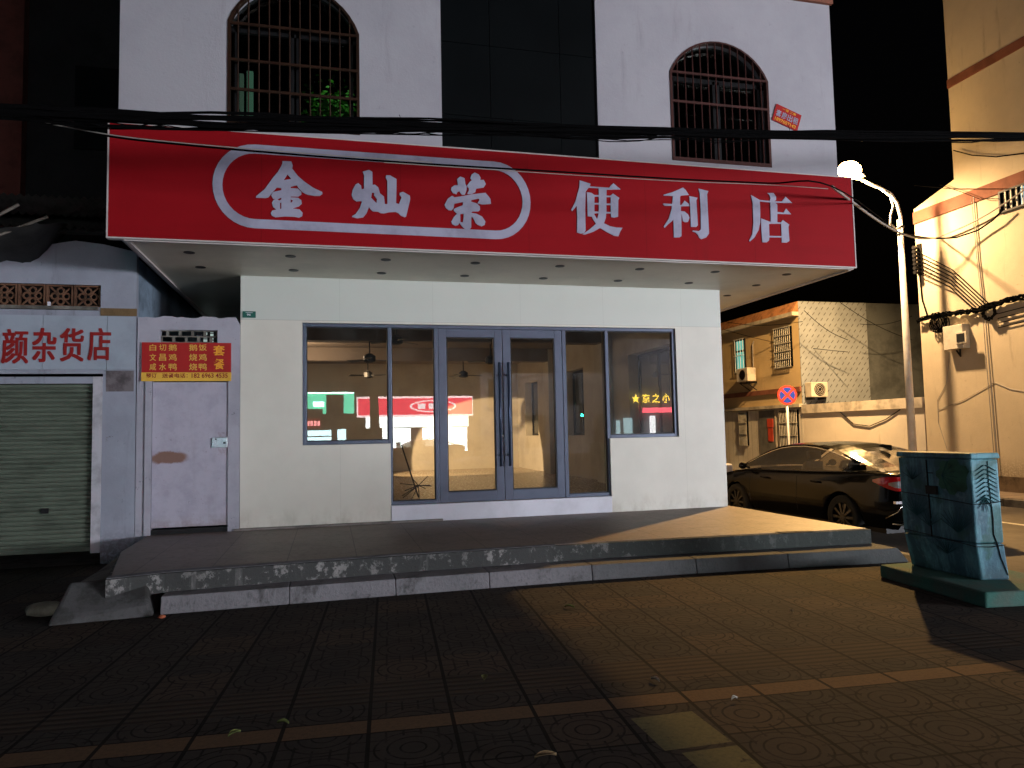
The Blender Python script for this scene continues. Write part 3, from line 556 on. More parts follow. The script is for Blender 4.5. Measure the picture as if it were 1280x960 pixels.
# ceiling fans in the empty shop
f0 = None
for i, (x,y,z) in enumerate(((-.19,3.2,2.72),(.17,2.1,2.90),(-.05,6.6,2.72),(2.05,6.6,2.72),(2.02,3.6,2.74))):
    lab = ['black ceiling fan seen through the far left window, nearer of two', 'black ceiling fan at the top of the narrow left pane', 'black ceiling fan low behind the far left window mullion', 'black ceiling fan in the middle of the left door glass', 'black ceiling fan at the right edge of the left door glass'][i]
    if f0 is None:
        f0 = thing('ceiling_fan', lab, 'ceiling fan', (x,y,z), .4, 'ceiling fans in the empty shop')
        MB().tube([(0,0,.02),(0,0,CE-z)], .012, 8).build('down_rod', M_dkmetal, f0)
        MB().tube([(0,0,-.07),(0,0,-.05),(0,0,.05),(0,0,.09)], [.05,.10,.10,.04], 16).build('motor', M_dkmetal, f0)
        for k_ in range(3):
            a = k_*2.094; c,s = math.cos(a),math.sin(a); pr = lambda q,r_,zz: (q*c-r_*s, q*s+r_*c, zz)
            MB().prism([pr(.10,-.02,-.02),pr(.42,-.075,-.035),pr(.42,.075,-.015),pr(.10,.02,-.01)], [pr(.10,-.02,-.012),pr(.42,-.075,-.027),pr(.42,.075,-.007),pr(.10,.02,-.002)]).build('blade', M_dkmetal, f0)
        fan = f0
    else:
        fan = copy_tree(f0); fan.location = (x,y,z); fan.rotation_euler.z = i*.7; fan['label'] = lab
        for ch in fan.children:
            if ch.name.startswith('down_rod'): ch.scale.z = (CE-z)/(CE-2.72)
t = thing('added_wall_spotlight', 'small added wall lamp, out of view on the left wall inside the empty shop', 'lamp', (-1.60,5.6,3.0))  # made-up fixture to go with the added room spot
MB().tube([(-.12,0,.10),(-.08,0,.10),(-.05,0,.06)], .02, 8).build('bracket', M_dkmetal, t)
MB().tube([(-.07,0,.06),(-.03,0,.03)], [.05,.06], 12).build('lamp_shade', M_dkmetal, t)
t = thing('broom', 'dark broom and sticks leaning inside the narrow left pane', 'broom', (.42,1.5,FL))
MB().tube([(0,0,.02),(-.25,.1,.85)], .012, 6).build('handle', M_dkmetal, t)
hd = MB()
for i in range(14): hd.tube([(0,0,.2),(random.uniform(-.28,.2),random.uniform(-.1,.1),random.uniform(.0,.38))], .006, 4)
hd.build('bristles', M_dkmetal, t)

# ---------------------------------------------------------------- plaster gateway with the white door (left)
t = thing('gateway_wall', 'bluish white plaster gateway wall with a rust stained door left of the shop', 'wall')
rnd = random.Random(4)
topz = [(-3.07+i*(1.145/24), 2.885+rnd.uniform(-.014,.014)-(.09 if i > 23 else 0)) for i in range(25)]
flat('gate_wall', [[(-3.072,.0),(-2.905,.0),(-2.905,2.12),(-2.055,2.12),(-2.055,.0),(-1.925,.0)]+[(x,z) for x,z in reversed(topz)], [(-2.826,2.44),(-2.18,2.44),(-2.18,2.73),(-2.826,2.73)]], .02, .10, M_gate, t)
MB().box(-2.975,-2.905,-.05,-.031,.297,2.12).build('door_jamb', M_gate, t)
bv = MB()
for r_ in range(4):
    for i in range(-1,6):
        x = -2.84+i*.14+(r_ % 2)*.07; z = 2.45+r_*.072
        a, b = max(x,-2.826), min(x+.028,-2.18)
        if b > a: bv.box(a,b,.03,.07,z,z+.055)
    bv.box(-2.826,-2.18,.03,.07,2.45+r_*.072+.055,2.45+r_*.072+.071)
bv.build('vent_brick', M_conc, t)
def mk_door():
    m, t_, bs = base('white_painted_door'); v, x, y, z = coords(t_)
    n = noise(t_, v, 5, 6, .7); n2 = noise(t_, v, 28, 4, .7); st = noise(t_, v, 3, 5, .7, (2,1,.15))
    c = mix(t_, n.step(.4,.7), (.40,.385,.48), (.33,.32,.41)); c = mix(t_, st.step(.5,.75)*.3, c, (.25,.24,.25))
    ex = (x+2.72)/.22; ez = (z-1.20+(n-.5)*.12)/.085; d = (ex*ex+ez*ez).sq(); c = mix(t_, d.step(.75,1.1)*-.85+.85, c, (.17,.065,.022))
    c = mix(t_, n2.step(.64,.72)*.5, c, (.12,.09,.08)); c = mix(t_, (z*-1.0+.55).step(0,.2)*n.step(.35,.6)*.5, c, (.2,.14,.09))
    e2 = ((x+2.09).ab().lt(.08))*((z-1.35).ab().lt(.14))*n2.step(.4,.6); c = mix(t_, e2*.3, c, (.2,.12,.08))
    t_.links.new(c, bs.inputs['Base Color']); bs.inputs['Roughness'].default_value = .5; bump(t_, bs, n+n2, .002); return m
d_ = box('door', mk_door(), t, -2.903,-2.057,-.01,.03,.375,2.10, bevel=.004)
lp = MB().box(-2.24,-2.062,-.028,-.011,1.305,1.425).build('lock_plate', M_steel, d_, bevel=.004)
MB().box(-2.11,-2.08,-.034,-.0285,1.35,1.37).box(-2.20,-2.185,-.034,-.0285,1.40,1.412).build('latch', M_dkmetal, d_)
box('door_sill', M_dkmetal, t, -2.905,-2.055,-.02,.06,.299,.355)
t = thing('menu_board', 'red and yellow menu board with yellow characters hung over the white door', 'sign')
box('board', M_menu_r, t, -3.015,-2.022,-.060,-.031,2.213,2.572)
box('yellow_strip', M_menu_y, t, -3.018,-2.019,-.062,-.031,2.108,2.2125)
for n_, a, b, c, d in MENU:
    glyph(n_, (a,b,c,d), -.0625 if b < 2.2 else -.0605, .003, M_maroon if b < 2.2 else (M_menu_o if n_ in '套餐' else M_menu_t), t, bold=.02 if n_ in '套餐' or b < 2.2 else .008)

# ---------------------------------------------------------------- grocery next door (far left)
t = thing('grocery_building', 'pale blue single storey shop with roller shutter and patterned vents at far left', 'building')
topc = [(-9,3.50),(-4.9,3.52),(-4.5,3.60),(-4.1,3.70),(-3.75,3.77),(-3.45,3.74),(-3.09,3.66),(-3.09,0.0),(-3.435,0.0),(-3.435,2.20),(-3.53,2.20),(-6.4,2.20),(-6.4,0),(-9,0)]
flat('front_wall', [topc[:7]+[(-3.075,0.0),(-3.435,0.0),(-3.435,2.20),(-6.4,2.20),(-6.4,0),(-9,0)], [(-5.9,2.985),(-3.472,2.985),(-3.472,3.248),(-5.9,3.248)]], .02, .10, M_groc, t)
box('side_wall', M_alley, t, -3.19,-3.09,.071,7,0,3.6)
box('back_room', M_dark, t, -9,-3.2,1.2,1.3,0,3.4)
box('shutter_frame', mat('shutter_frame_paint', (.46,.46,.52), .6, 0, .15, 4, .002), t, -3.535,-3.437,-.045,.02,.13,2.165)
box('shutter_lintel', M_groc, t, -6.4,-3.537,-.040,.02,2.085,2.165)
sh = MB(); n_ = 36; z0 = .15
rows = []
for i in range(n_):
    za = z0+i*(1.935/n_); zb = za+1.935/n_
    rows += [(.030,za+.004),(.012,za+.012),(.012,zb-.012),(.030,zb-.002)]
sh.grid([[(-6.4,y,z),(-3.537,y,z)] for y,z in rows]); sh.box(-6.4,-3.537,.0,.012,.15,.20)
s_ = sh.build('roller_shutter', M_shut, t); MB().box(-4.06,-3.98,-.012,-.002,.60,.66).build('shutter_lock', M_dkmetal, s_)
box('cement_strip', M_ochre, t, -3.47,-3.08,-.042,-.031,2.885,2.975)
box('ledge', M_conc, t, -9,-3.49,-.09,-.0305,2.945,2.983)
box('cracked_patch', mat('bare_plaster_patch', (.17,.15,.165), .9, 0, .25, 6, .004), t, -3.40,-3.105,-.036,-.031,1.99,2.235)
# patterned vent blocks
for i in range(7):
    cx, cz, h = -3.625-i*.29, 3.116, .13
    b = MB()
    b.box(cx-.14,cx+.14,.0,.06,cz-h,cz-h+.018).box(cx-.14,cx+.14,.0,.06,cz+h-.018,cz+h).box(cx-.14,cx-.122,.0,.06,cz-h+.018,cz+h-.018).box(cx+.122,cx+.14,.0,.06,cz-h+.018,cz+h-.018)
    for k_ in range(4):
        a = math.pi/2*k_; qx, qz = cx+.062*math.cos(a), cz+.062*math.sin(a)
        pts = [(qx+.036*math.cos(j*math.pi/5), qz+.036*math.sin(j*math.pi/5)) for j in range(11)]
        b.tube([(x,.03,z) for x,z in pts], .013, 5)
        b.tube([(qx+.03*math.cos(a),.031,qz+.03*math.sin(a)),(cx+.125*math.cos(a),.031,cz+.115*math.sin(a))], .014, 5)
        b.tube([(cx+.05*math.cos(a+.785),.029,cz+.05*math.sin(a+.785)),(cx+.15*math.cos(a+.785),.029,cz+.15*math.sin(a+.785))], .012, 5)
    b.build('breeze_block', M_brickv, t)
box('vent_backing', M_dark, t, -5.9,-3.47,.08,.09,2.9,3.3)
t = thing('grocery_sign', 'pale blue sign boards with red characters over the roller shutter', 'sign')
xs = [-6.4,-5.3,-4.78,-4.06,-3.39,-3.085]
for a, b in zip(xs, xs[1:]): box('sign_panel', mat('pale_sign_board', (.32,.37,.45), .5, 0, .08, 2, .001) if a == xs[0] else bpy.data.materials['pale_sign_board'], t, a+.003,b-.003,-.062,-.043,2.245,2.875)
for n_, a, b, c, d in GROC:
    o = glyph(n_, (a+.006,b+.006,c-.006,d-.006), -.0625, .012, M_rufr, t, bold=0)
    me = o.data; vs = [tuple(v.co) for v in me.vertices]; fs = [tuple(p.vertices) for p in me.polygons]; V = []; Fc = []
    for k_, (dx, dz) in enumerate(((-.007,-.005),(.007,-.005),(-.007,.005),(.007,.005),(0,0))):   # brushed on fat: overlapped strokes, each a hair proud of the last
        n0 = len(V); V += [(x+dx, y-.0009*k_, z+dz) for x, y, z in vs]; Fc += [tuple(i+n0 for i in f_) for f_ in fs]
    m2 = bpy.data.meshes.new('letter'); m2.from_pydata(V, [], Fc); m2.materials.append(M_rufr); o.data = m2
t = thing('fluorescent_stub', 'short white bracket standing on the ledge over the red characters', 'bracket')
box('stub', M_white, t, -4.012,-3.988,-.085,-.05,2.984,3.03)

# alley behind the gate
t = thing('alley_house', 'dark blue grey house end at the back of the alley above the gateway', 'building')
box('back_wall', M_alley, t, -3.08,-1.93,4.0,4.2,0,3.41)
wd = box('window', M_dkmetal, t, -2.98,-2.76,3.94,3.99,3.0,3.4)
pn = MB()
for i in range(6):
    pn.box(-2.96,-2.90,3.925,3.935,3.02+i*.06,3.06+i*.06); pn.box(-2.85,-2.80,3.925,3.935,3.0+i*.06,3.04+i*.06)
pn.build('lit_louvre', emit('pale_louvre_light', (.6,.75,.72), .5), wd)
# tall dark neighbour and iron roof
t = thing('dark_tower_block', 'unlit dark building rising behind the grocery at the left edge', 'building')
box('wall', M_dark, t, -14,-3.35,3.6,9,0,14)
w_ = MB(); w_.box(-4.9,-3.9,3.56,3.595,6.2,7.6); w_.build('window', M_darkpanel, t)
box('reddish_pilaster', mat('dark_red_pilaster', (.10,.03,.025), .9, 0, .2, 3, .003), t, -6.05,-5.6,3.4,3.597,4,14)
def corr(name, mt, par, x0, x1, ya, za, yb, zb, n=60, amp=.022, th=.004):
    top = []; bot = []
    for i in range(n+1):
        x = x0+(x1-x0)*i/n; dz = amp*math.sin(i*math.pi/2*1.0)
        top.append(((x,ya,za+dz),(x,yb,zb+dz)))
    m_ = MB(); m_.grid([[a,b] for a,b in top]); m_.grid([[(a[0],a[1],a[2]-th),(b[0],b[1],b[2]-th)] for a,b in top]); return m_.build(name, mt, par)
t = thing('iron_roof', 'dark corrugated iron lean-to roof above the grocery wall', 'roof')
corr('roof_sheet', M_roofm, t, -5.2,-3.12, -.25,3.86, 1.6,4.62, 90)
corr('roof_sheet', M_roofm, t, -5.2,-3.12, .2,4.13, 1.0,4.60, 90)
MB().tube([(-5.2,-.2,3.83),(-3.1,-.2,3.83)], .03, 6).build('rafter', M_dark, t)
t = thing('torn_tarpaulin', 'sagging dark tarpaulin over poles at the far left above the vents', 'tarpaulin')
rows = []
for i in range(15):
    u = i/14; row = []
    for j in range(10):
        v = j/9; row.append((-4.95+u*1.15, -1.1+v*1.2+.04*math.sin(u*9), 3.18+u*.58-v*.0+.08*math.sin(u*11+v*4)+.12*v-.10*math.sin(math.pi*u)))
    rows.append(row)
MB().grid(rows).build('tarp_sheet', M_tarp, t, smooth=True)
for a, b in (((-4.75,-1.05,3.25),(-3.75,-.9,3.80)),((-4.6,-1.1,3.42),(-3.95,-1.1,3.86)),((-4.85,-1.15,3.5),(-4.2,-1.1,3.62))):
    MB().tube([a,b], .016, 6).build('pole', mat('bamboo_pole', (.16,.14,.12), .7, 0, .2, 8, 0) if 'bamboo_pole' not in bpy.data.materials else bpy.data.materials['bamboo_pole'], t)

# ---------------------------------------------------------------- painted utility cabinet (right)
def mk_cab():
    m, t_, bs = base('blue_hand_painted_metal'); v, x, y, z = coords(t_)
    n = noise(t_, v, 4, 7, .75); br = noise(t_, v, 5, 6, .7, (1,1,.18)); n2 = noise(t_, v, 24, 5, .7); fl_ = noise(t_, v, 2.6, 4)
    c = mix(t_, br.step(.42,.60), (.13,.36,.45), (.035,.12,.18)); c = mix(t_, fl_.step(.52,.6)*.7, c, (.015,.10,.085))
    c = mix(t_, n.step(.54,.72)*.7, c, (.20,.36,.42)); c = mix(t_, n2.step(.62,.72)*.6, c, (.015,.035,.05))
    lowd = (z*-1.0+.30).step(0,.2)*n2.step(.3,.55); c = mix(t_, lowd*.6, c, (.02,.05,.06))
    t_.links.new(c, bs.inputs['Base Color']); bs.inputs['Roughness'].default_value = .6; bump(t_, bs, n+n2, .005); return m
M_cab = mk_cab()
M_leafp = mat('green_leaf_paint', (.035,.15,.10), .6, 0, .25, 6, 0); M_leafd = mat('dark_vein_paint', (.022,.10,.115), .6, 0, .2, 9, 0)
M_plinth = mat('green_painted_plinth', (.035,.13,.11), .85, 0, .3, 3, .008, col2=(.075,.11,.095))
cb = thing('utility_cabinet', 'blue hand painted metal utility cabinet with green leaves on a concrete base', 'cabinet')
# footprint: long face looks left, narrow face looks at the road in front
a0, b0, c0 = Vector((4.345,-3.72,0)), Vector((4.345,-4.47,0)), Vector((4.57,-4.53,0)); d0 = c0+(a0-b0)
a1, b1, c1 = Vector((4.225,-3.76,0)), Vector((4.27,-4.50,0)), Vector((4.50,-4.55,0)); d1 = c1+(a1-b1)
def ring(ps, z): return [(p.x,p.y,z) for p in ps]
lowr = [a0,b0,c0,d0]; upr = [a1,b1,c1,d1]; mid = [p.lerp(q,.75) for p,q in zip(lowr,upr)]
o = MB().prism(ring([p.lerp(q,.0)+Vector((0,0,0)) for p,q in zip(lowr,upr)], .12), ring(mid, .42)).prism(ring(mid,.424), ring(upr,1.115)).build('cabinet_body', M_cab, cb, bevel=.012)
ce = (a1+c1)/2
MB().prism(ring([ce+(p-ce)*1.05 for p in upr],1.118), ring([ce+(p-ce)*1.03 for p in upr],1.165)).build('cabinet_top', M_cab, cb, bevel=.01)
MB().prism([(4.10,-3.60,0),(3.99,-4.83,0),(4.95,-4.96,0),(4.95,-3.60,0)], [(4.10,-3.60,.118),(4.01,-4.82,.118),(4.95,-4.95,.118),(4.95,-3.60,.118)]).build('base', M_plinth, cb, bevel=.015)
def onface(p, q, u, z, off=.006):      # point on the side face p-q (u 0..1) at height z
    e = (q-p); nrm = Vector((e.y,-e.x,0)).normalized()*-1; s = p+e*u+nrm*-off; return (s.x,s.y,z)
def sidept(i, u, z, off):
    k = max(0, min(1, (z-.12)/.30))*.75 if z < .42 else .75+.25*(z-.42)/.70
    p = lowr[i].lerp(upr[i],k); q = lowr[i+1].lerp(upr[i+1],k); e = (q-p).normalized(); nrm = Vector((e.y,-e.x,0))
    if nrm.dot(p-(lowr[0]+lowr[2])/2) < 0: nrm = -nrm
    s = p.lerp(q,u)+nrm*off; return Vector((s.x,s.y,z))
MB().tube([sidept(0,.42,z,.003) for z in (.43,.7,1.1)], .006, 5).tube([sidept(0,u,.985+.0*u,.001) for u in (.42,.5)], .004, 4).build('door_seam', M_dkmetal, cb)
MB().tube([sidept(0,0,.80,.004),sidept(0,.5,.775,.006),sidept(0,1,.745,.008),sidept(1,.5,.75,.006),sidept(1,1,.765,.01)], .0035, 5).tube([sidept(0,0,.46,.006),sidept(0,.6,.43,.006),sidept(0,1,.40,.008),sidept(1,.5,.395,.008),sidept(1,1,.41,.01)], .0035, 5).build('tie_wire', M_dkmetal, cb)
o = sidept(0,.48,.84,.0)
MB().prism([sidept(0,u,z,.002) for u,z in ((.40,.80),(.56,.80),(.56,.875),(.40,.875))], [sidept(0,u,z,.022) for u,z in ((.40,.80),(.56,.80),(.56,.875),(.40,.875))]).build('latch', M_dkmetal, cb, bevel=.004)
MB().tube([sidept(1,u,z,.002) for u,z in ((.62,1.10),(.60,.95),(.63,.8),(.66,.62),(.64,.50),(.74,.42),(.80,.3),(.95,.16))], [.003,.004,.004,.006,.005,.006,.005,.004], 5).build('crack', M_dkmetal, cb)
def leafp(i, u, z, L, W, ang, m_, name='painted_leaf', nn=10):
    wd_ = (lowr[i+1]-lowr[i]).length; c,s = math.cos(ang),math.sin(ang); pts = []
    for k_ in range(2*nn):
        tt = k_/nn if k_ < nn else (2*nn-k_)/nn; sg = 1 if k_ < nn else -1
        xx = sg*W*math.sin(math.pi*min(1,tt*1.0))**.8*.5; yy_ = L*(tt-.5)
        pts.append(sidept(i, u+(xx*c-yy_*s)/wd_, z+xx*s+yy_*c, .0045))
    return pts
big = MB(); rnd = random.Random(2)
mon = []
for k_ in range(22):
    a = 2*math.pi*k_/22; R_ = .160*(1+.12*math.cos(a)) * (.86 if k_ % 3 == 0 else 1.06); mon.append(sidept(0, .74+R_*math.cos(a)*1.0/.75, .965+R_*math.sin(a)*.92, .0035))
big.poly(mon)
big.build('painted_leaf', M_leafp, cb)
vn = MB()
for a in range(-70,80,22):
    aa = math.radians(a); p0 = sidept(0,.60,1.0,.006)
    vn.tube([sidept(0,.62,.97,.005), sidept(0,.62+.23*math.cos(aa)*.9,.97+.14*math.sin(aa),.005)], .0022, 4)
for (uu,zz,n_,L) in ((.78,.50,11,.26),(.22,.60,9,.24),(.40,.52,7,.20),(.20,.92,5,.16),(.60,.30,7,.2)):
    for k_ in range(n_):
        aa = math.radians(30+k_*120/(n_-1)); vn.tube([sidept(0,uu,zz,.005), sidept(0,min(.98,max(.02,uu+L*math.cos(aa)/.75*.8)),zz+L*math.sin(aa)*.8,.005)], [.005,.0015], 4)
for k_ in range(8):
    z = .82+k_*.035
    vn.tube([sidept(1,.46,z,.005),sidept(1,.14,z-.05,.005)], [.005,.002], 4); vn.tube([sidept(1,.54,z,.005),sidept(1,.9,z-.05,.005)], [.005,.002], 4)
for k_ in range(6):
    aa = math.radians(200+k_*28); vn.tube([sidept(1,.42,.80,.005), sidept(1,.42+.10*math.cos(aa)/.26,.80+.12*math.sin(aa),.005)], [.007,.002], 4)
vn.build('painted_fronds', M_leafd, cb)

# ---------------------------------------------------------------- fallen leaves and litter
ml = mat('dry_leaf', (.30,.20,.10), .8, 0, .2, 20, 0); mg = mat('green_leaf_litter', (.14,.17,.05), .7, 0, .2, 20, 0)
for i, (px, py, s, mm, lab) in enumerate(((682,948,.05,ml,'curled tan leaf on the dark paving near the bottom edge'),(606,850,.045,mg,'olive leaf on the ribbed paving strip in the middle'),(712,760,.04,mg,'thin pale leaf below the middle of the steps'),(293,920,.035,mg,'yellowish leaf on the orange stripe at lower left'),(819,852,.03,mat('white_scrap', (.5,.48,.42), .7),'white scrap where the lit paving meets the shadow'),(918,876,.02,bpy.data.materials['white_scrap'],'tiny white scrap just below the orange stripe'),(990,766,.018,bpy.data.materials['white_scrap'],'tiny white scrap on the lit paving left of the cabinet'),(354,906,.03,mg,'pale leaf above the orange stripe at lower left'))):
    p = P(px,py,'z',.004); a = i*1.3; c,s_ = math.cos(a),math.sin(a); b = MB(); rows = []
    for k_ in range(7):
        t_ = k_/6; wv = s*.42*math.sin(math.pi*t_)+.0008
        rows.append([(p.x+(t_-.5)*s*2*c-j*wv*s_, p.y+(t_-.5)*s*2*s_+j*wv*c, .008+.012*abs(j)+.01*math.sin(t_*3)) for j in (-1,0,1)])
    b.grid(rows); o = b.build('fallen_leaf' if 'scrap' not in lab else 'paper_scrap', mm, smooth=True); tag(o, lab, 'leaf' if 'scrap' not in lab else 'litter')

# ---------------------------------------------------------------- cars
def itp(tab, y):
    if y <= tab[0][0]: return tab[0][1]
    for (a,b),(c,d) in zip(tab, tab[1:]):
        if y <= c:
            u = (y-a)/(c-a); return b+(d-b)*u
    return tab[-1][1]
BELT = [(0,.95),(.06,1.0),(.2,1.03),(.6,1.03),(1.0,1.01),(2.0,.975),(3.0,.955),(3.6,.95),(4.0,.91),(4.4,.85),(4.75,.74),(4.9,.60)]
WID = [(0,.74),(.06,.82),(.2,.885),(.5,.912),(.9,.922),(2.5,.918),(4.0,.91),(4.5,.85),(4.8,.72),(4.9,.58)]
RAIL = [(.35,1.04),(.7,1.13),(1.05,1.235),(1.4,1.325),(1.8,1.395),(2.2,1.42),(2.6,1.41),(2.9,1.365),(3.2,1.275),(3.5,1.15),(3.8,1.02),(3.95,.96)]
CEN = [(.35,1.06),(.8,1.22),(1.2,1.35),(1.6,1.425),(2.1,1.455),(2.6,1.44),(2.85,1.40),(3.2,1.29),(3.6,1.12),(3.95,.985)]
def archz(y):
    z = 0
    for c in (1.06,3.88):
        d = abs(y-c)
        if d < .375: z = max(z, .33+math.sqrt(.375**2-d*d))
    return z
def make_car(label, group=None, paint=None, loc=(0,0,0), rz=0):
    paint = paint or M_carpaint
    t = thing('parked_car', label, 'car', loc, rz, group)
    ys = sorted(set([0,.03,.06,.12,.2,.32,.45,.6,4.4,4.5,4.6,4.7,4.8,4.86,4.9]+[.66+i*.05 for i in range(17)]+[1.6+i*.2 for i in range(10)]+[3.48+i*.05 for i in range(17)]))
    rows = []
    for y in ys:
        w, zb, az = itp(WID,y), itp(BELT,y), archz(y); cr = .035
        lo = .24 if y > .1 else .34
        h = [(w*.90,max(lo,az)),(w*.975,max(lo+.10,az+.005)),(w,max(.52,az+.012)),(w*1.0,max(.66,az+.02)),(w*.985,.76 if zb > .85 else zb-.09),(w*.965,zb-.05),(w*.93,zb-.015),(w*.87,zb),(w*.55,zb+cr*.7),(0,zb+cr)]
        rows.append([(-x,y,z) for x,z in h]+[(x,y,z) for x,z in reversed(h[:-1])])
    b = MB().grid(rows); b.poly(rows[0]); b.poly(list(reversed(rows[-1])))
    b.build('body', paint, t, smooth=True)
    MB().box(-.80,.80,.3,4.6,.17,.26).build('underbody', M_dkmetal, t)
    # roof, front and rear glass
    def rx(z): return .805-.205*max(0,(z-.98))/.44
    ys2 = [.35+i*.15 for i in range(25)]
    top = MB(); gr_ = MB(); gf_ = MB()
    def top_row(y, e=0):
        zc, zr = itp(CEN,y), itp(RAIL,y); x = rx(zr); zc = max(zc, zr+.02)
        return [(x*k_, y, zr+(zc-zr)*(1-abs(k_)**2.4)+e) for k_ in (-1,-.86,-.5,0,.5,.86,1)]
    for a, c in zip(ys2, ys2[1:]):
        r1, r2 = top_row(a), top_row(c)
        for i in range(6):
            q = (r1[i], r1[i+1], r2[i+1], r2[i]); gls = (a < 1.3 or a > 2.75) and 0 < i < 5 and .4 < a and a < 3.85
            ((gr_ if a < 2 else gf_) if gls else top).poly(q)
    top.build('roof', paint, t, smooth=True); gr_.build('rear_window', M_darkglass, t, smooth=True); gf_.build('windscreen', M_darkglass, t, smooth=True)
    sd = MB(); pil = MB()
    for s in (-1,1):
        gs = MB()
        for a, c in zip(ys2, ys2[1:]):
            def pts(y):
                zr, zb = itp(RAIL,y), itp(BELT,y)-.003; zf = zr-.035 if zr-zb > .09 else zb+.01
                return [(s*.87*itp(WID,y),y,zb),(s*(rx(zf)+.012),y,zf),(s*rx(zr),y,zr)]
            p, q = pts(a), pts(c)
            pil.poly((p[1],p[2],q[2],q[1]))
            if a >= .95 and c <= 3.7: gs.poly((p[0],p[1],q[1],q[0]))
            else: pil.poly((p[0],p[1],q[1],q[0]))
        g_ = gs.build('side_window', M_carglass, t, smooth=True)
        for yb in (1.28,2.12):
            zr, zb = itp(RAIL,yb)-.035, itp(BELT,yb); wd = .05 if yb > 2 else .02
            pil.prism([(s*.875*itp(WID,yb),yb-wd,zb-.01),(s*.875*itp(WID,yb),yb+wd,zb-.01),(s*.80,yb+wd,zb-.01),(s*.80,yb-wd,zb-.01)],[(s*(rx(zr)+.022),yb-wd-.08,zr),(s*(rx(zr)+.022),yb+wd-.08,zr),(s*(rx(zr)-.03),yb+wd-.08,zr),(s*(rx(zr)-.03),yb-wd-.08,zr)])
        yy_ = [.98,1.05,1.2,1.4,1.6,1.9,2.2,2.5,2.8,3.05,3.3,3.55,3.68]
        MB().tube([(s*(rx(itp(RAIL,y)-.03)+.018), y, max(itp(RAIL,y)-.038, itp(BELT,y)+.005)) for y in yy_]+[], .009, 6).tube([(s*.83,.98,1.13),(s*.865*.92,1.0,1.10),(s*.83,1.10,1.03)], .011, 6).build('chrome_strip', M_chrome, t, smooth=True)
        MB().tube([(s*.876*itp(WID,y)+s*.006,y,itp(BELT,y)+.004) for y in (1.1,2,3,3.7)], .006, 6).build('window_seal', M_dkalu, t)
        sm = MB()
        for yd in (2.10,3.42): sm.tube([(s*(itp(WID,yd)*k_+.0015),yd,z) for k_, z in ((.975,.34),(1,.52),(1.0,.66),(.985,.76),(.965,.91))], .003, 4)
        sm.build('door_seam', M_dkalu, t)
        for yd in (1.62,2.95):
            MB().tube([(s*.905,yd-.10,.835),(s*.94,yd-.07,.84),(s*.94,yd+.07,.84),(s*.905,yd+.10,.835)], .013, 6).build('door_handle', paint, t, smooth=True)
        MB().tube([(s*.84,3.5,.98),(s*.93,3.5,1.0)], .02, 6).grid([[(s*(.985+.085*math.sin(a)*math.cos(b_)), 3.5+.05*math.cos(a), 1.02+.065*math.sin(a)*math.sin(b_)) for b_ in [j*math.pi/5 for j in range(10)]] for a in [i*math.pi/8 for i in range(9)]], closed=True).build('wing_mirror', paint, t, smooth=True)
        # tail lamp
        path = [(.908,.40,.905,.935),(.905,.26,.86,.965),(.885,.14,.815,.985),(.845,.05,.79,.985),(.78,-.005,.785,.985),(.64,-.022,.79,.98),(.46,-.03,.81,.965)]
        o_ = MB().grid([[(s*x,y,lo),(s*(x+.004),y-.004,(lo+hi)/2),(s*x,y,hi)] for x,y,lo,hi in path]).build('tail_lamp', M_tail, t, smooth=True)
        MB().grid([[(s*(x+.006),y-.008,lo),(s*(x+.007),y-.010,hi)] for x,y,lo,hi in ((.885,.13,.87,.90),(.845,.045,.835,.92),(.78,-.012,.83,.93),(.64,-.030,.83,.93),(.50,-.036,.85,.92))]).build('clear_lens', M_lens, o_, smooth=True)
        MB().tube([(s*.90,.20,.40),(s*.84,.03,.50),(s*.80,-.015,.60)], .008, 5).tube([(s*.88,.10,.33),(s*.72,-.02,.32),(s*.40,-.03,.32)], .012, 5).build('bumper_trim', M_chrome, t, smooth=True)
        MB().box(s*.82-.09,s*.82+.03,-.02,.03,.62,.655).build('reflector', M_lens, t)
        for yw in (1.06,3.88):
            x0 = s*.70; wv = MB(); prof = [(.20,.02),(.29,.0),(.325,.02),(.335,.05),(.335,.17),(.325,.20),(.29,.215),(.22,.20)]
            wv.grid([[(x0+s*h,yw+r_*math.cos(a),.33+r_*math.sin(a)) for r_,h in prof] for a in [2*math.pi*i/28 for i in range(29)]])
            wh = wv.build('wheel', M_tyre, t, smooth=True)
            rm = MB()
            for k_ in range(10):
                a = 2*math.pi*k_/10
                def q(r_,da,h): return (x0+s*h,yw+r_*math.cos(a+da),.33+r_*math.sin(a+da))
                rm.prism([q(.03,-.5,.17),q(.22,-.10,.17),q(.22,.10,.17),q(.03,.5,.17)],[q(.03,-.5,.20),q(.22,-.10,.19),q(.22,.10,.19),q(.03,.5,.20)])
            rm.tube([(x0+s*.12,yw,.33),(x0+s*.125,yw,.33)], .23, 24); rm.tube([(x0+s*.19,yw,.33),(x0+s*.205,yw,.33)], .05, 12)
            rm.build('rim', M_rim, wh)
    for x in (-.38,.38):
        for y, zz in ((2.35,1.0),(1.35,.97)):
            MB().prism([(x-.22,y,zz-.1),(x+.22,y,zz-.1),(x+.22,y+.10,zz-.1),(x-.22,y+.10,zz-.1)],[(x-.17,y-.08,zz+.12),(x+.17,y-.08,zz+.12),(x+.17,y-.0,zz+.12),(x-.17,y-.0,zz+.12)]).box(x-.12,x+.12,y-.10,y-.01,zz+.15,zz+.30).build('seat', M_seat, t, bevel=.02)
    MB().prism([(-.022,.98,1.315),(.022,.98,1.315),(.022,1.22,1.385),(-.022,1.22,1.385)],[(-.006,.97,1.40),(.006,.97,1.40),(.008,1.16,1.415),(-.008,1.16,1.415)]).build('antenna_fin', paint, t, bevel=.006)
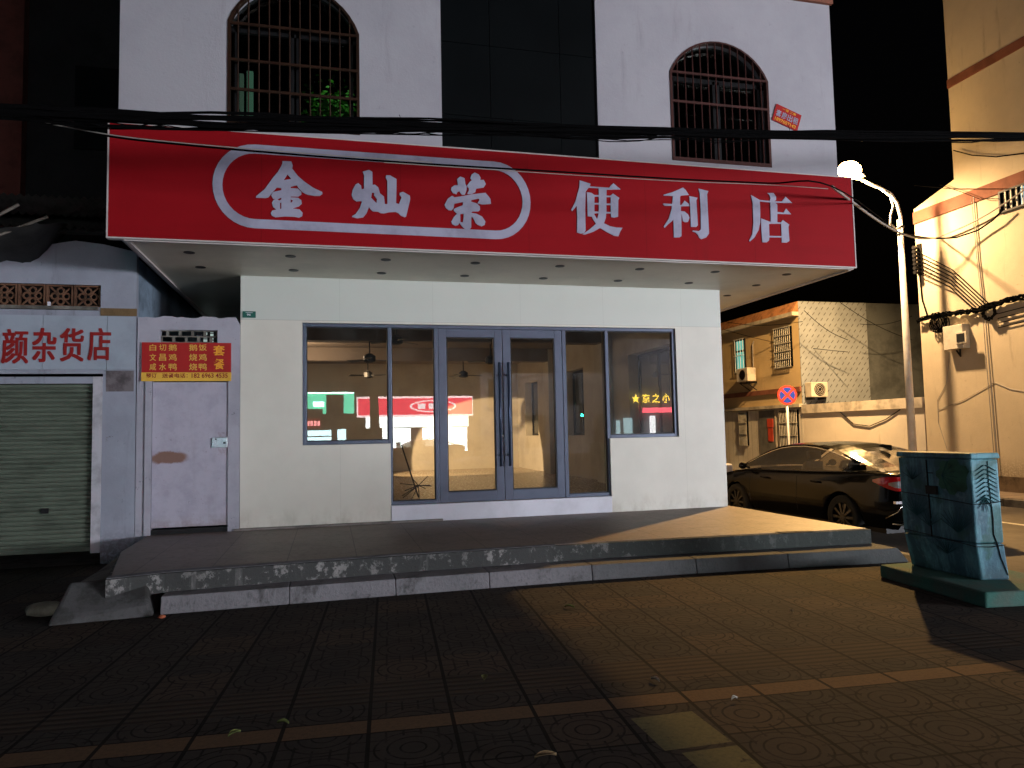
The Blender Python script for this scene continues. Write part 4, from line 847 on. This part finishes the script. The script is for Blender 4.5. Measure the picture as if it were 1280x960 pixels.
    MB().box(-.22,.22,-.012,.0,.62,.74).build('number_plate', mat('blue_plate', (.02,.05,.25), .4), t)
    return t
car = make_car('black four door saloon parked beside the raised platform', loc=(7.12,-1.35,-.2), rz=math.radians(2.0)); car.scale = (.94,.94,.94)

# ---------------------------------------------------------------- street lamp
t = thing('street_lamp', 'tall pale street lamp with a curved arm and glowing orange head', 'street lamp')
px_, py_ = 12.2, 4.72
MB().tube([(px_,py_,-.05),(px_,py_,3.0),(px_,py_,6.22)], [.095,.078,.058], 16).tube([(px_,py_,-.05),(px_,py_,.02)], [.19,.19], 12).build('pole', M_galv, t, smooth=True)
arm = [(px_+.03,py_,5.95),(px_+.03,py_,6.3),(px_-.02,py_+.03,6.62),(px_-.14,py_+.07,6.86),(px_-.34,py_+.14,7.0),(px_-.55,py_+.24,7.13),(px_-.72,py_+.32,7.25)]
MB().tube(arm, .036, 10).build('arm', M_galv, t, smooth=True)
MB().tube([(px_-.05,py_-.06,6.05),(px_-.16,py_-.05,5.98),(px_-.30,py_-.03,6.10),(px_-.27,py_-.02,6.30),(px_-.16,py_,6.55),(px_-.20,py_+.04,6.80),(px_-.36,py_+.12,6.97)], .022, 8).build('cable_loop', M_galv, t, smooth=True)
MB().tube([(px_,py_,6.02),(px_,py_,6.07)], .085, 12).tube([(px_,py_,5.86),(px_,py_,5.89)], .082, 12).build('clamp', M_dkmetal, t)
hd = MB(); ax = (LP-Vector((px_-.95,py_+.36,7.22))); ax.normalize()
h0 = Vector((px_-.68,py_+.30,7.24))
rows = []
for i in range(9):
    u = i/8; c_ = h0.lerp(LP+Vector((-.22,.08,.03)), u); r_ = .05+.14*math.sin(math.pi*min(1,u*.95+.05))**.6
    rows.append([(c_.x+.35*r_*math.cos(a)*0, c_.y+r_*math.cos(a), c_.z+.02+r_*.55*max(0,math.sin(a))) for a in [j*math.pi/8 for j in range(9)]])
hd.grid(rows).build('lamp_housing', M_galv, t, smooth=True)
rows = []
for i in range(9):
    th = math.pi*i/8; rows.append([(LP.x+.29*math.cos(th), LP.y+.22*math.sin(th)*math.cos(a), LP.z-.03+.22*math.sin(th)*math.sin(a)) for a in [j*math.pi/6 for j in range(12)]])
MB().grid(rows, closed=True).build('lamp_lens', emit('sodium_lamp_glow', (1,.58,.20), 105), t, smooth=True)

# ---------------------------------------------------------------- no stopping sign
t = thing('no_stopping_sign', 'round blue no stopping sign with red ring and red cross on a post', 'sign', (11.6,8.55,0))
MB().tube([(0,0,-.05),(0,0,2.55)], .035, 10).build('post', M_galv, t, smooth=True)
MB().tube([(0,-.045,2.295),(0,-.055,2.295)], .275, 36).build('red_ring', mat('red_sign_paint', (.75,.05,.03), .4, 0, .03, 3, 0), t)
MB().tube([(0,-.056,2.295),(0,-.060,2.295)], .215, 36).build('blue_disc', mat('blue_sign_paint', (.015,.05,.42), .4, 0, .03, 3, 0), t)
x_ = MB()
for s in (-1,1):
    c = .150; w_ = .024
    x_.prism([(-c-w_,-.061,2.295-s*c+w_*s),(-c+w_,-.061,2.295-s*c-w_*s),(c+w_,-.061,2.295+s*c-w_*s),(c-w_,-.061,2.295+s*c+w_*s)],[(p[0],-.063-.001*s,p[2]) for p in ((-c-w_,0,2.295-s*c+w_*s),(-c+w_,0,2.295-s*c-w_*s),(c+w_,0,2.295+s*c-w_*s),(c-w_,0,2.295+s*c+w_*s))])
x_.build('red_cross', bpy.data.materials['red_sign_paint'], t)
for ch in t.children:
    if 'post' not in ch.name: pass
t.rotation_euler.z = math.radians(-14)

# ---------------------------------------------------------------- buildings on the far side of the side street (wall plane x = 13)
XW = 13.0
R_ = thing('render_building', 'tall cream rendered building with red bands behind the street lamp', 'building')
b = MB(); b.prism([(XW,-6,.27),(XW,5.13,.27),(XW,5.13,6.64),(XW,-6,6.64)],[(XW+8,-6,.27),(XW+8,5.13,.27),(XW+8,5.13,6.64),(XW+8,-6,6.64)])
b.prism([(XW,-6,6.64),(XW,5.13,6.64),(XW,3.915,6.97),(XW,-6,6.97)],[(XW+8,-6,6.64),(XW+8,5.13,6.64),(XW+8,3.915,6.97),(XW+8,-6,6.97)])
b.box(XW,XW+8,-6,3.915,6.97,15); b.build('wall', M_right, R_)
box('wall_foot', mat('dirty_wall_foot', (.17,.12,.075), .95, 0, .35, 2.5, .01), R_, XW-.06,XW+8,-6,5.16,-.05,.268)
MB().box(XW-.03,XW-.002,-6,5.14,6.27,6.56).box(XW-.03,XW-.002,-6,3.92,9.10,9.30).build('red_band', M_terra, R_)
f = MB().box(XW-.05,XW-.002,1.9,2.79,5.83,5.87).box(XW-.05,XW-.002,1.9,2.79,6.26,6.30).box(XW-.05,XW-.002,2.75,2.79,5.87,6.26).build('barred_window', M_dkmetal, R_)
MB().box(XW-.012,XW-.003,1.9,2.75,5.87,6.26).build('pane', M_darkpanel, f)
br_ = MB()
for i in range(6): br_.box(XW-.045,XW-.025,2.62-i*.13,2.645-i*.13,5.87,6.26)
br_.build('bar', mat('pale_window_bar', (.5,.48,.42), .5, .2), f); MB().box(XW-.014,XW-.0125,2.0,2.30,5.88,6.25).build('lit_glass', emit('cool_window_light', (.35,.62,.75), .8), f)
t = thing('meter_box', 'grey electric meter box hung under the cable bundle on the cream wall', 'box')
MB().box(XW-.20,XW-.003,3.75,4.28,3.08,3.62).build('casing', M_ac, t, bevel=.01)
MB().box(XW-.24,XW-.203,3.62,3.92,3.18,3.44).build('meter_window', M_ac, t, bevel=.006); MB().box(XW-.25,XW-.241,3.67,3.87,3.22,3.40).build('glass_face', M_dkalu, t)
MB().tube([(XW-.08,3.95,3.08),(XW-.06,3.98,2.95),(XW-.03,4.0,2.92),(XW-.03,4.1,3.06)], .02, 6).build('cable_gland', M_dkmetal, t)
rnd = random.Random(11)
t = thing('wall_cable_bundle', 'thick tangled bundle of black cables along the cream wall', 'cables')
c_ = MB()
for k_ in range(14):
    pts = []
    for i in range(22):
        y = 5.1-i*.16; pts.append((XW-.05-rnd.uniform(0,.09), y, 3.90+.035*math.sin(i*.5)+(5.1-y)*.012+rnd.uniform(-.07,.06)))
    c_.tube(pts, .014, 5)
c_.build('bundle', M_black, t)
lp_ = MB(); l2_ = MB()
for k_ in range(9):
    yc = 4.62-rnd.uniform(0,.30); ra = rnd.uniform(.12,.20); zc = 3.74
    lp_.tube([(XW-.06-rnd.uniform(0,.08), yc+ra*math.cos(a), zc+ra*math.sin(a)*1.1) for a in [j*2*math.pi/14 for j in range(15)]], .012, 5)
for k_ in range(6):
    yc = 3.12; l2_.tube([(XW-.08-rnd.uniform(0,.08), yc+rnd.uniform(.10,.2)*math.cos(a), 3.78+rnd.uniform(.10,.2)*math.sin(a)) for a in [j*2*math.pi/12 for j in range(13)]], .013, 5)
lp_.build('hanging_coil', M_black, t); l2_.build('knot', M_black, t)
t = thing('insulator_bracket', 'black bracket of insulators at the corner of the cream wall', 'bracket')
bb = MB()
for k_ in range(7):
    z = 5.05+k_*.10; bb.tube([(XW-.02,5.02,z),(XW-.22,4.98,z)], [.03,.045], 6).tube([(XW-.02,5.0+rnd.uniform(-.05,.06),z),(XW-.12,5.05,z+.05)], .02, 5)
bb.box(XW-.05,XW-.003,4.94,5.06,4.98,5.75); bb.build('rack', M_dkmetal, t)
for k_ in range(6):
    z = 5.14+k_*.09
    o = MB().tube([(XW-.18,5.0,z),(XW-.12,4.1-k_*.02,(z+3.95)/2-.02+.03*k_),(XW-.09,3.55-k_*.085,3.95)], .013, 5).build('wall_cable', M_black)
    tag(o, 'black cables running straight down from the corner bracket to the bundle', 'cable', 'parallel cables down the cream wall')
for k_ in range(4):
    z0_ = 3.72-k_*.10
    o = MB().tube([(XW-.03,3.0,z0_),(XW-.03,2.4,z0_+.04),(XW-.03,1.2,z0_+.12)], .010, 5).build('wall_cable', M_black)
    tag(o, 'thin brown cables running right from the knot of the bundle', 'cable', 'thin cables below the bundle')
o = MB().tube([(XW-.03,3.40,6.4),(XW-.03,3.38,5.0),(XW-.03,3.32,3.9)], .012, 5).tube([(XW-.03,3.46,6.4),(XW-.03,3.42,5.0),(XW-.03,3.36,3.9)], .008, 5).build('conduit', M_grey_cable); tag(o, 'thin pair of vertical conduits above the bundle on the cream wall', 'conduit')
o = MB().tube([(XW-.03,3.30,3.7),(XW-.03,3.26,2.2),(XW-.03,3.22,.3)], .012, 5).tube([(XW-.03,3.36,3.7),(XW-.03,3.33,2.0),(XW-.03,3.30,.3)], .009, 5).build('conduit', M_grey_cable); tag(o, 'thin vertical conduits running to the foot of the cream wall', 'conduit')
o = MB().tube([(XW-.03,5.03,5.0),(XW-.03,5.0,4.4),(XW-.04,4.86,3.98)], .016, 5).build('conduit', M_black); tag(o, 'black cable dropping at the very corner of the cream wall', 'cable')
for i, (pts, lab) in enumerate(((((1187,440),(1183,480),(1172,500),(1173,528),(1184,562)),'thin wire wandering down the cream wall below the meter box'),(((1173,512),(1205,500),(1243,478)),'thin wire rising right from the lamp pole shadow'),(((1243,478),(1262,486),(1280,489)),'thin wire sagging to the right edge of the cream wall'))):
    o = MB().tube([P(a,c,'x',XW-.012) for a,c in pts], .006, 5).build('wall_wire', M_grey_cable); tag(o, lab, 'wire')

# yard wall
t = thing('yard_wall', 'low white rendered yard wall between the street lamp and the tiled house', 'wall')
box('wall', M_yard, t, XW,XW+.25,5.165,9.80,-.05,1.80); box('coping', mat('wall_coping', (.55,.50,.42), .8, 0, .2, 3, .003), t, XW-.05,XW+.30,5.165,9.80,1.803,2.06)
o = MB().tube([(XW-.02,8.1,1.78),(XW-.02,7.6,1.45),(XW-.02,7.0,1.38),(XW-.02,6.4,1.55),(XW-.02,5.9,1.78)], .012, 5).build('sagging_wire', M_black); tag(o, 'black wire sagging across the low white yard wall', 'wire')

# two storey house
H = thing('town_house', 'two storey ochre house with barred windows and a tiled ground floor', 'building')
box('upper_wall', M_house, H, XW,XW+6,9.82,14.4,2.45,4.86)
box('ground_wall', M_housetile, H, XW,XW+6,9.82,14.4,-.05,1.98)
box('ledge', mat('pale_ledge', (.50,.45,.36), .8, 0, .2, 3, .003), H, XW-.22,XW+.2,9.80,14.5,4.78,4.90); box('awning_ledge', bpy.data.materials['pale_ledge'], H, XW-.12,XW+.2,9.80,14.5,2.00,2.10)
MB().prism([(XW-.20,9.80,4.905),(XW-.20,14.5,4.905),(XW+.5,14.5,4.905),(XW+.5,9.80,4.905)],[(XW-.02,9.80,5.22),(XW-.02,14.5,5.22),(XW+.5,14.5,5.22),(XW+.5,9.80,5.22)]).build('roof_tiles', mat('terracotta_tiles', (.38,.17,.07), .8, 0, .25, 5, .01), H)
box('red_band', M_terra, H, XW-.06,XW-.002,9.82,14.4,2.47,2.62)
box('awning_wall', M_house, H, XW+.0,XW+6,9.82,14.4,2.101,2.449)
def barwin(y0,y1,z0,z1,m_,lab,lit=None,nb=10,nh=3):
    f = MB().box(XW-.03,XW-.002,y0,y1,z0,z1).build('window', m_, H)
    if lit: MB().box(XW-.034,XW-.031,y0+.08,y1-.12,z0+.05,z1-.45).box(XW-.034,XW-.031,y0+.08,y1-.12,z1-.38,z1-.06).build('lit_pane', lit, f)
    g_ = MB()
    for i in range(nb): yy = y0+(y1-y0)*(i+.5)/nb; g_.box(XW-.075,XW-.06,yy-.009,yy+.009,z0-.02,z1+.02)
    for i in range(nh): zz = z0+(z1-z0)*i/(nh-1); g_.box(XW-.09,XW-.076,y0,y1,zz-.012,zz+.012)
    g_.build('grille', bpy.data.materials['pale_window_bar'] if not lit else M_galv, f); return f
barwin(12.75,13.42,3.33,4.47,M_dkmetal,'',emit('turquoise_window_light', (.12,.55,.48), .75),4,3)
barwin(10.15,11.05,3.27,4.52,M_darkpanel,'',None,9,6)
barwin(12.78,13.30,.80,1.96,M_darkpanel,'',None,7,4)
barwin(10.0,10.95,.75,1.93,M_darkpanel,'',None,12,4)
d_ = box('door', mat('grey_metal_door', (.22,.22,.21), .4, .4, .15, 4, .002), H, XW-.03,XW-.002,11.2,12.1,.0,1.95)
box('door_frame', bpy.data.materials['pale_ledge'], d_, XW-.045,XW-.031,11.12,11.2,.0,1.98)
MB().box(XW-.045,XW-.031,11.30,11.62,1.40,1.68).box(XW-.045,XW-.031,11.33,11.59,.95,1.37).build('red_ornament', mat('red_paper', (.5,.06,.03), .6), d_)
t2 = thing('insulated_wall_block', 'grey block with pale patterned insulation sheets beside the ochre house', 'building')
def mk_foil():
    m, t_, bs = base('patterned_insulation_sheet'); v, x, y, z = coords(t_)
    row = (z/.17).fl(); xs_ = (x+row*.085)/.20; fx_ = xs_.fr()-.5; fz = (z/.17).fr()-.5
    d1 = (fx_*1.1+fz*-.9).ab().lt(.10)*(fx_.ab().lt(.20)); n = noise(t_, v, 1.5, 5)
    c = mix(t_, n.step(.35,.7), (.27,.30,.33), (.21,.235,.26)); c = mix(t_, d1*.85, c, (.05,.045,.04))
    t_.links.new(c, bs.inputs['Base Color']); bs.inputs['Roughness'].default_value = .5; return m
M_foil = mk_foil()
box('sheet_clad_wall', M_foil, t2, XW+.0,15.42,9.79,9.818,2.06,5.22)
box('bare_wall', mat('dark_grey_cement_wall', (.10,.11,.115), .9, 0, .2, 1.4, .004), t2, 15.425,22,9.80,16,0,5.22)
box('end_wall', M_yard, t2, XW+.251,15.42,9.795,9.817,0,2.055)
a1_ = thing('outdoor_ac_unit', 'off white air conditioner unit with a round fan on the yard wall corner', 'air conditioner', (0,0,0), 0, 'outdoor air conditioner units')
MB().box(XW+.05,XW+.62,9.42,9.72,2.28,2.72).build('casing', M_ac, a1_, bevel=.015)
fg = MB(); 
for r_ in (.06,.11,.16): fg.tube([(XW+.34+r_*math.cos(a),9.405,2.50+r_*math.sin(a)) for a in [j*math.pi/10 for j in range(21)]], .006, 4)
MB().tube([(XW+.34,9.418,2.50),(XW+.34,9.412,2.50)], .19, 24).build('fan_opening', M_dkmetal, a1_)
fg.build('fan_grille', M_ac, a1_); MB().box(XW+.1,XW+.14,9.40,9.76,2.20,2.275).box(XW+.5,XW+.54,9.40,9.76,2.20,2.275).build('bracket', M_dkmetal, a1_)
a2_ = thing('outdoor_ac_unit', 'off white air conditioner unit under the turquoise lit window on the ochre wall', 'air conditioner', (0,0,0), 0, 'outdoor air conditioner units')
MB().box(XW-.42,XW-.10,12.05,12.72,2.95,3.40).build('casing', M_ac, a2_, bevel=.015)
MB().tube([(XW-.42,12.35,3.17),(XW-.43,12.35,3.17)], .17, 20).build('fan_opening', M_dkmetal, a2_); MB().box(XW-.40,XW-.003,12.15,12.19,2.88,2.945).box(XW-.40,XW-.003,12.55,12.59,2.88,2.945).tube([(XW-.38,12.17,2.89),(XW-.01,12.17,2.65)],.015,5).tube([(XW-.38,12.57,2.89),(XW-.01,12.57,2.65)],.015,5).build('bracket', M_dkmetal, a2_)
o = MB().tube([(XW-.03,12.3,3.4),(XW-.03,12.28,4.2),(XW-.03,12.2,4.3)], .014, 5).build('pipe', M_grey_cable, a2_)
t = thing('concrete_barrier', 'low white kerb barrier with an orange end in front of the black car', 'barrier')
MB().box(6.2,6.9,3.6,4.0,-.2,.70).build('block', M_white, t, bevel=.03); MB().box(6.12,6.26,3.59,3.60-.001,.35,.68).build('orange_end', mat('orange_paint', (.8,.15,.03), .5), t)

# ---------------------------------------------------------------- overhead cables
rnd = random.Random(21)
def zb(x): return 4.22+.0595*(x-1.6)+.0016*(x-1.0)**2
o = thing('overhead_cable_bundle', 'thick black bundle of overhead cables crossing in front of the upper wall', 'cables')
c_ = MB()
for k_ in range(20):
    dy, dz = rnd.uniform(-.045,.045), rnd.uniform(-.046,.040); pts = []; fq, ph = rnd.uniform(.25,.9), rnd.uniform(0,6.3); rr_ = rnd.choice((.006,.009,.012,.015))
    for i in range(70):
        x = -9+i*.45; sag = 0
        pts.append((x, -3.2+dy+rnd.uniform(-.006,.006), zb(x)+dz+(.010+.032*max(0,min(1,(2.5-x)/4)))*math.sin(i*fq+ph)+rnd.uniform(-.006,.006)))
    c_.tube(pts, rr_, 5)
c_.build('cable_core', M_black, o)
l_ = MB()
for k_ in range(12):
    x0 = rnd.uniform(-4.5,2.4); L = rnd.uniform(1.0,2.6); d = rnd.uniform(.03,.085)
    l_.tube([(x0+L*i/12, -3.2+rnd.uniform(-.03,.03), zb(x0+L*i/12)-.02-d*math.sin(math.pi*i/12)) for i in range(13)], .005, 4)
l_.build('slack_loops', M_black, o)
tw = MB()
for px,py in ((500,150),(640,158),(985,160),(920,150),(300,0)):
    p = P(px,max(py,140),'y',-3.2); tw.tube([(p.x,p.y,zb(p.x)-.05),(p.x+.01,p.y-.01,zb(p.x)+.05),(p.x-.005,p.y,zb(p.x)+.10)], .003, 4)
tw.build('loose_tie', M_black, o)
def wire(pxs, y, r, m_, lab, ends=()):
    pts = [P(a,b,'y',y) for a,b in pxs]+[Vector(e) for e in ends]; fine = []
    for i in range(len(pts)-1):
        for k_ in range(6):
            u = k_/6; p0 = pts[max(i-1,0)]; p1 = pts[i]; p2 = pts[i+1]; p3 = pts[min(i+2,len(pts)-1)]
            fine.append(.5*((2*p1)+(p2-p0)*u+(2*p0-5*p1+4*p2-p3)*u*u+(3*p1-p0-3*p2+p3)*u**3))
    fine.append(pts[-1])
    o = MB().tube(fine, r, 6).build('overhead_cable', m_); return tag(o, lab, 'cable')
wire(((-250,120),(-100,134),(0,140),(60,152),(135,170),(220,180),(330,190),(460,200),(600,209),(720,216),(850,224),(960,229),(1040,233)), -3.0, .0085, M_black, 'thin black cable sagging across the top of the red sign', ((8.5,1.0,4.9),))
wire(((-250,118),(-80,130),(0,138),(40,150),(135,168),(220,178),(330,187.5),(460,197.5),(540,203)), -3.06, .0045, M_grey_cable, 'pale thin cable just above the black one over the oval outline')
wire(((480,203),(600,211),(720,219),(850,226.5),(960,231),(1035,236)), -3.06, .004, M_grey_cable, 'pale thin cable under the black one over the last three characters')
wire(((-250,105),(-60,126),(0,133),(40,134),(75,136)), -3.1, .004, M_grey_cable, 'short pale cable at the dark left edge')
wire(((60,146),(100,156),(135,161),(250,160),(330,158)), -3.1, .0055, M_black, 'loose black cable dipping at the upper left corner of the red sign')
a_ = P(1040,233,'y',-2.2); e_ = P(1173,297,'x',XW-.05); e2 = P(1250,262,'x',XW-.1); e3 = P(1285,236,'x',XW-.05)
o = MB().tube([a_.lerp(e_,i/10)-Vector((0,0,.25*math.sin(math.pi*i/10))) for i in range(11)]+[e_.lerp(e3,i/8)-Vector((.05,0,.10*math.sin(math.pi*i/8))) for i in range(1,9)], .017, 6).build('overhead_cable', M_grey_cable); tag(o, 'grey cable slanting down behind the lamp arm to the cream wall', 'cable')
pA = Vector((px_-.02,py_-.08,5.88)); pB = P(1195,297,'x',XW-.25)
o = MB().tube([pA.lerp(pB,i/8)-Vector((0,0,.06*math.sin(math.pi*i/8))) for i in range(9)]+[P(a,b,'x',XW-.15) for a,b in ((1222,288),(1240,276),(1253,263))], .018, 6).build('overhead_cable', M_black); tag(o, 'black cable from the lamp pole curving up to the barred window', 'cable')
for pts, lab, r_ in ((((1189,178),(1215,178),(1256,172)),'short black cable right under the bundle on the cream wall',.014),(((1192,188),(1215,194),(1245,196),(1285,191)),'black cable sagging below the bundle on the cream wall',.014),(((1143,232),(1190,236),(1285,236)),'thin wire level across the lower red band',.008),(((1175,231),(1205,241),(1225,249),(1249,248)),'thin wire drooping to the barred window',.008)):
    o = MB().tube([P(a,b,'x',XW-.12) for a,b in pts], r_, 6).build('overhead_cable', M_black); tag(o, lab, 'cable')
for k_, (pa, pb) in enumerate((((905,402),(1003,402)),((905,412),(1060,440)),((1005,388),(1060,425)),((1050,378),(1140,425)),((1075,405),(1140,395)))):
    A_, B_ = P(*pa,'x',XW-.8) if pa[0] < 1004 else P(*pa,'y',8.8), P(*pb,'y',8.8)
    o = MB().tube([A_.lerp(B_,i/8)-Vector((0,0,.12*math.sin(math.pi*i/8))) for i in range(9)], .009, 5).build('street_wire', M_black)
    tag(o, ['thin wire level under the eaves of the ochre house','thin wire slanting across the ochre wall to the patterned sheets','thin wire over the top left of the patterned sheets','thin wire slanting over the dark grey wall','short wire rising over the dark grey wall'][k_], 'wire')

# ---------------------------------------------------------------- across the main road, seen as reflections in the shop glass
t = thing('opposite_shop', 'lit white shop with a red fascia across the main road, reflected in the glass', 'building')
W0 = mat('far_white_tiles', (.5,.5,.5), .5)
MB().box(-12,30,-41.5,-40.6,5.6,13).build('upper_wall', M_dark, t)
MB().box(-3.8,.7,-41.4,-40.6,-.2,5.6).box(8.9,9.4,-41.4,-40.6,-.2,5.6).build('dark_wall', M_dark, t)
MB().box(9.4,34,-41.4,-40.6,-.2,9).build('grey_facade', mat('far_grey_facade', (.34,.34,.36), .8, 0, .15, .4), t)
pw = MB()
for i in range(9): pw.box(10+i*2.6,11.5+i*2.6,-40.59,-40.55,.3 if i % 2 else 3.3,2.6 if i % 2 else 5.2)
pw.build('dark_openings', M_dark, t)
o = MB().box(1.0,8.7,-40.3,-40.0,2.75,3.85).build('fascia', emit('far_red_fascia', (1,.03,.09), 13), t)
MB().box(.9,8.8,-40.32,-40.31,2.6,4.0).build('fascia_edge', emit('far_white_edge', (1,.85,.85), 14), t)
flat('oval_mark', [[(6.0+1.6*math.cos(a)*-1,3.3+.42*math.sin(a)) for a in [j*math.pi/12 for j in range(24)]],[(6.0+1.45*math.cos(a)*-1,3.3+.34*math.sin(a)) for a in [j*math.pi/12 for j in range(24)]]], -39.98, .02, bpy.data.materials['far_white_edge'], t)
fb = MB()
for i in range(3): fb.box(4.95+i*.75,5.45+i*.75,-39.99,-39.97,3.12,3.48)
fb.build('white_marks', bpy.data.materials['far_white_edge'], t)
Wl = emit('far_shop_white', (.92,1,.97), 26)
MB().box(1.5,8.5,-40.5,-40.45,1.9,2.6).box(2.6,4.5,-40.5,-40.45,-.1,1.85).box(5.3,6.3,-40.5,-40.45,-.1,1.85).box(7.0,8.4,-40.5,-40.45,.2,1.85).build('lit_interior', Wl, t)
MB().box(4.55,5.2,-40.4,-40.3,-.2,1.9).box(2.9,3.1,-40.42,-40.38,-.1,1.1).box(3.5,3.8,-40.42,-40.38,-.1,.9).build('shop_column', W0, t)
t = thing('opposite_green_shop', 'green lit shop front with a red light board, reflected in the far left window', 'building')
MB().box(-2.6,.75,-40.55,-40.5,2.9,4.3).build('green_wall', emit('far_green_wall', (.12,.80,.48), 14), t)
MB().box(-2.6,.75,-40.45,-40.40,4.22,4.32).box(-1.9,-1.2,-40.45,-40.4,3.35,3.7).build('green_tube', emit('far_green_tube', (.6,1,.85), 40), t)
MB().box(-1.07,.06,-40.3,-40.1,2.0,4.15).box(-2.6,-1.3,-40.3,-40.1,2.65,3.2).build('dark_board', M_dark, t)
MB().box(-2.6,-1.4,-39.9,-39.8,1.95,2.6).build('red_light_board', emit('far_dim_red', (.35,.01,.015), 4), t)
xb = MB()
for i in range(5): xb.box(-2.5+i*.22,-2.35+i*.22,-39.79,-39.78,2.1,2.42)
xb.build('lit_marks', emit('far_pink_marks', (1,.35,.35), 20), t)
MB().box(-2.6,-.75,-40.5,-40.45,-.1,1.8).box(-.35,.2,-40.5,-40.45,-.1,1.85).build('lit_interior', emit('far_cyan_white', (.65,.95,1), 24), t)
xb = MB()
for i in range(4): xb.box(-2.6,-.75,-40.4,-40.3,.1+i*.42,.18+i*.42)
xb.build('shelf', M_dark, t)
t = thing('opposite_restaurant', 'restaurant front with a yellow light sign and red strip, reflected in the far right window', 'building')
MB().box(12.6,18,-24.6,-24.5,-.2,6).build('wall', mat('far_grey_wall', (.30,.30,.33), .8), t)
yt = emit('yellow_led', (1,.70,.08), 26)
for i, ch in enumerate('★京之小'):
    g_ = glyph(ch, (13.75+i*.55, 2.75, 14.15+i*.55, 3.2), -24.2, .04, yt, t, bold=.01)
MB().box(14.3,17.2,-24.25,-24.2,2.25,2.5).build('red_strip', emit('red_led_strip', (1,.12,.16), 22), t)
MB().box(14.7,15.0,-24.3,-24.25,.2,2.1).build('lit_column', emit('white_led_column', (1,1,1), 16), t)
MB().box(13.3,13.75,-24.3,-24.25,1.0,2.0).box(12.9,13.1,-24.3,-24.25,.6,1.9).build('lit_window', emit('cool_led_window', (.5,.75,.8), 9), t)
t = thing('traffic_signal', 'traffic signal showing green across the main road, reflected in the right pane', 'traffic light')
MB().tube([(13.1,-30,-.2),(13.1,-30,3.2)], .07, 8).build('pole', M_galv, t); MB().box(12.95,13.25,-30.1,-29.85,2.1,3.0).build('housing', M_dkmetal, t)
MB().tube([(13.1,-29.84,2.3),(13.1,-29.82,2.3)], .10, 14).build('green_light', emit('signal_green', (.05,1,.6), 60), t)
t = thing('neon_strip', 'short violet neon strip across the road, reflected in the right window', 'light')
MB().box(16.6,17.5,-33,-32.95,2.9,3.0).build('neon_tube', emit('violet_neon', (.6,.15,1), 26), t)
# street tree on the near pavement behind the camera
def make_tree(label, x, y, h, seed):
    rnd = random.Random(seed); t = thing('street_tree', label, 'tree', (x,y,0))
    tr = MB().tube([(0,0,-.2),(.05,0,1.5),(.0,.05,3.2),(.1,0,h*.55)], [.20,.16,.13,.08], 10)
    tips = []
    for i in range(9):
        a = i*2.4; z0 = 2.8+i*.35; L = rnd.uniform(1.6,2.8); e = (L*math.cos(a), L*math.sin(a), z0+rnd.uniform(1.5,3.4)); tips.append(e)
        tr.tube([(0.03,0.02,z0),(e[0]*.5,e[1]*.5,z0+.9),e], [.07,.045,.015], 6)
    tr.build('trunk', mat('bark_grey', (.10,.085,.07), .9, 0, .25, 5, .01) if 'bark_grey' not in bpy.data.materials else bpy.data.materials['bark_grey'], t)
    lf = MB(); cl = tips+[(rnd.uniform(-2,2),rnd.uniform(-2,2),rnd.uniform(5,h)) for _ in range(16)]
    for i in range(5200):
        c = cl[i % len(cl)]; r_ = rnd.gauss(0,.42); p = Vector((c[0]+rnd.gauss(0,.5),c[1]+rnd.gauss(0,.5),c[2]+rnd.gauss(0,.38)))
        a, b_ = rnd.uniform(0,6.28), rnd.uniform(-.8,.8); u = Vector((math.cos(a),math.sin(a),b_*.5))*.085; v = Vector((-math.sin(a),math.cos(a),b_))*.04
        lf.poly([p-u,p+v,p+u,p-v])
    lf.build('crown', mat('leaf_green', (.05,.11,.03), .6, 0, .2, 3, 0) if 'leaf_green' not in bpy.data.materials else bpy.data.materials['leaf_green'], t)
make_tree('leafy street tree by the kerb behind the camera, reflected in the left panes', 0.52, -14.5, 10.5, 3)
car2 = copy_tree(car); car2.location = (6.4,-31,-.2); car2.rotation_euler.z = math.radians(92); car2['label'] = 'dark saloon across the main road, seen only as a reflection in the door glass'
for o in (car, car2): o['group'] = 'parked saloons'
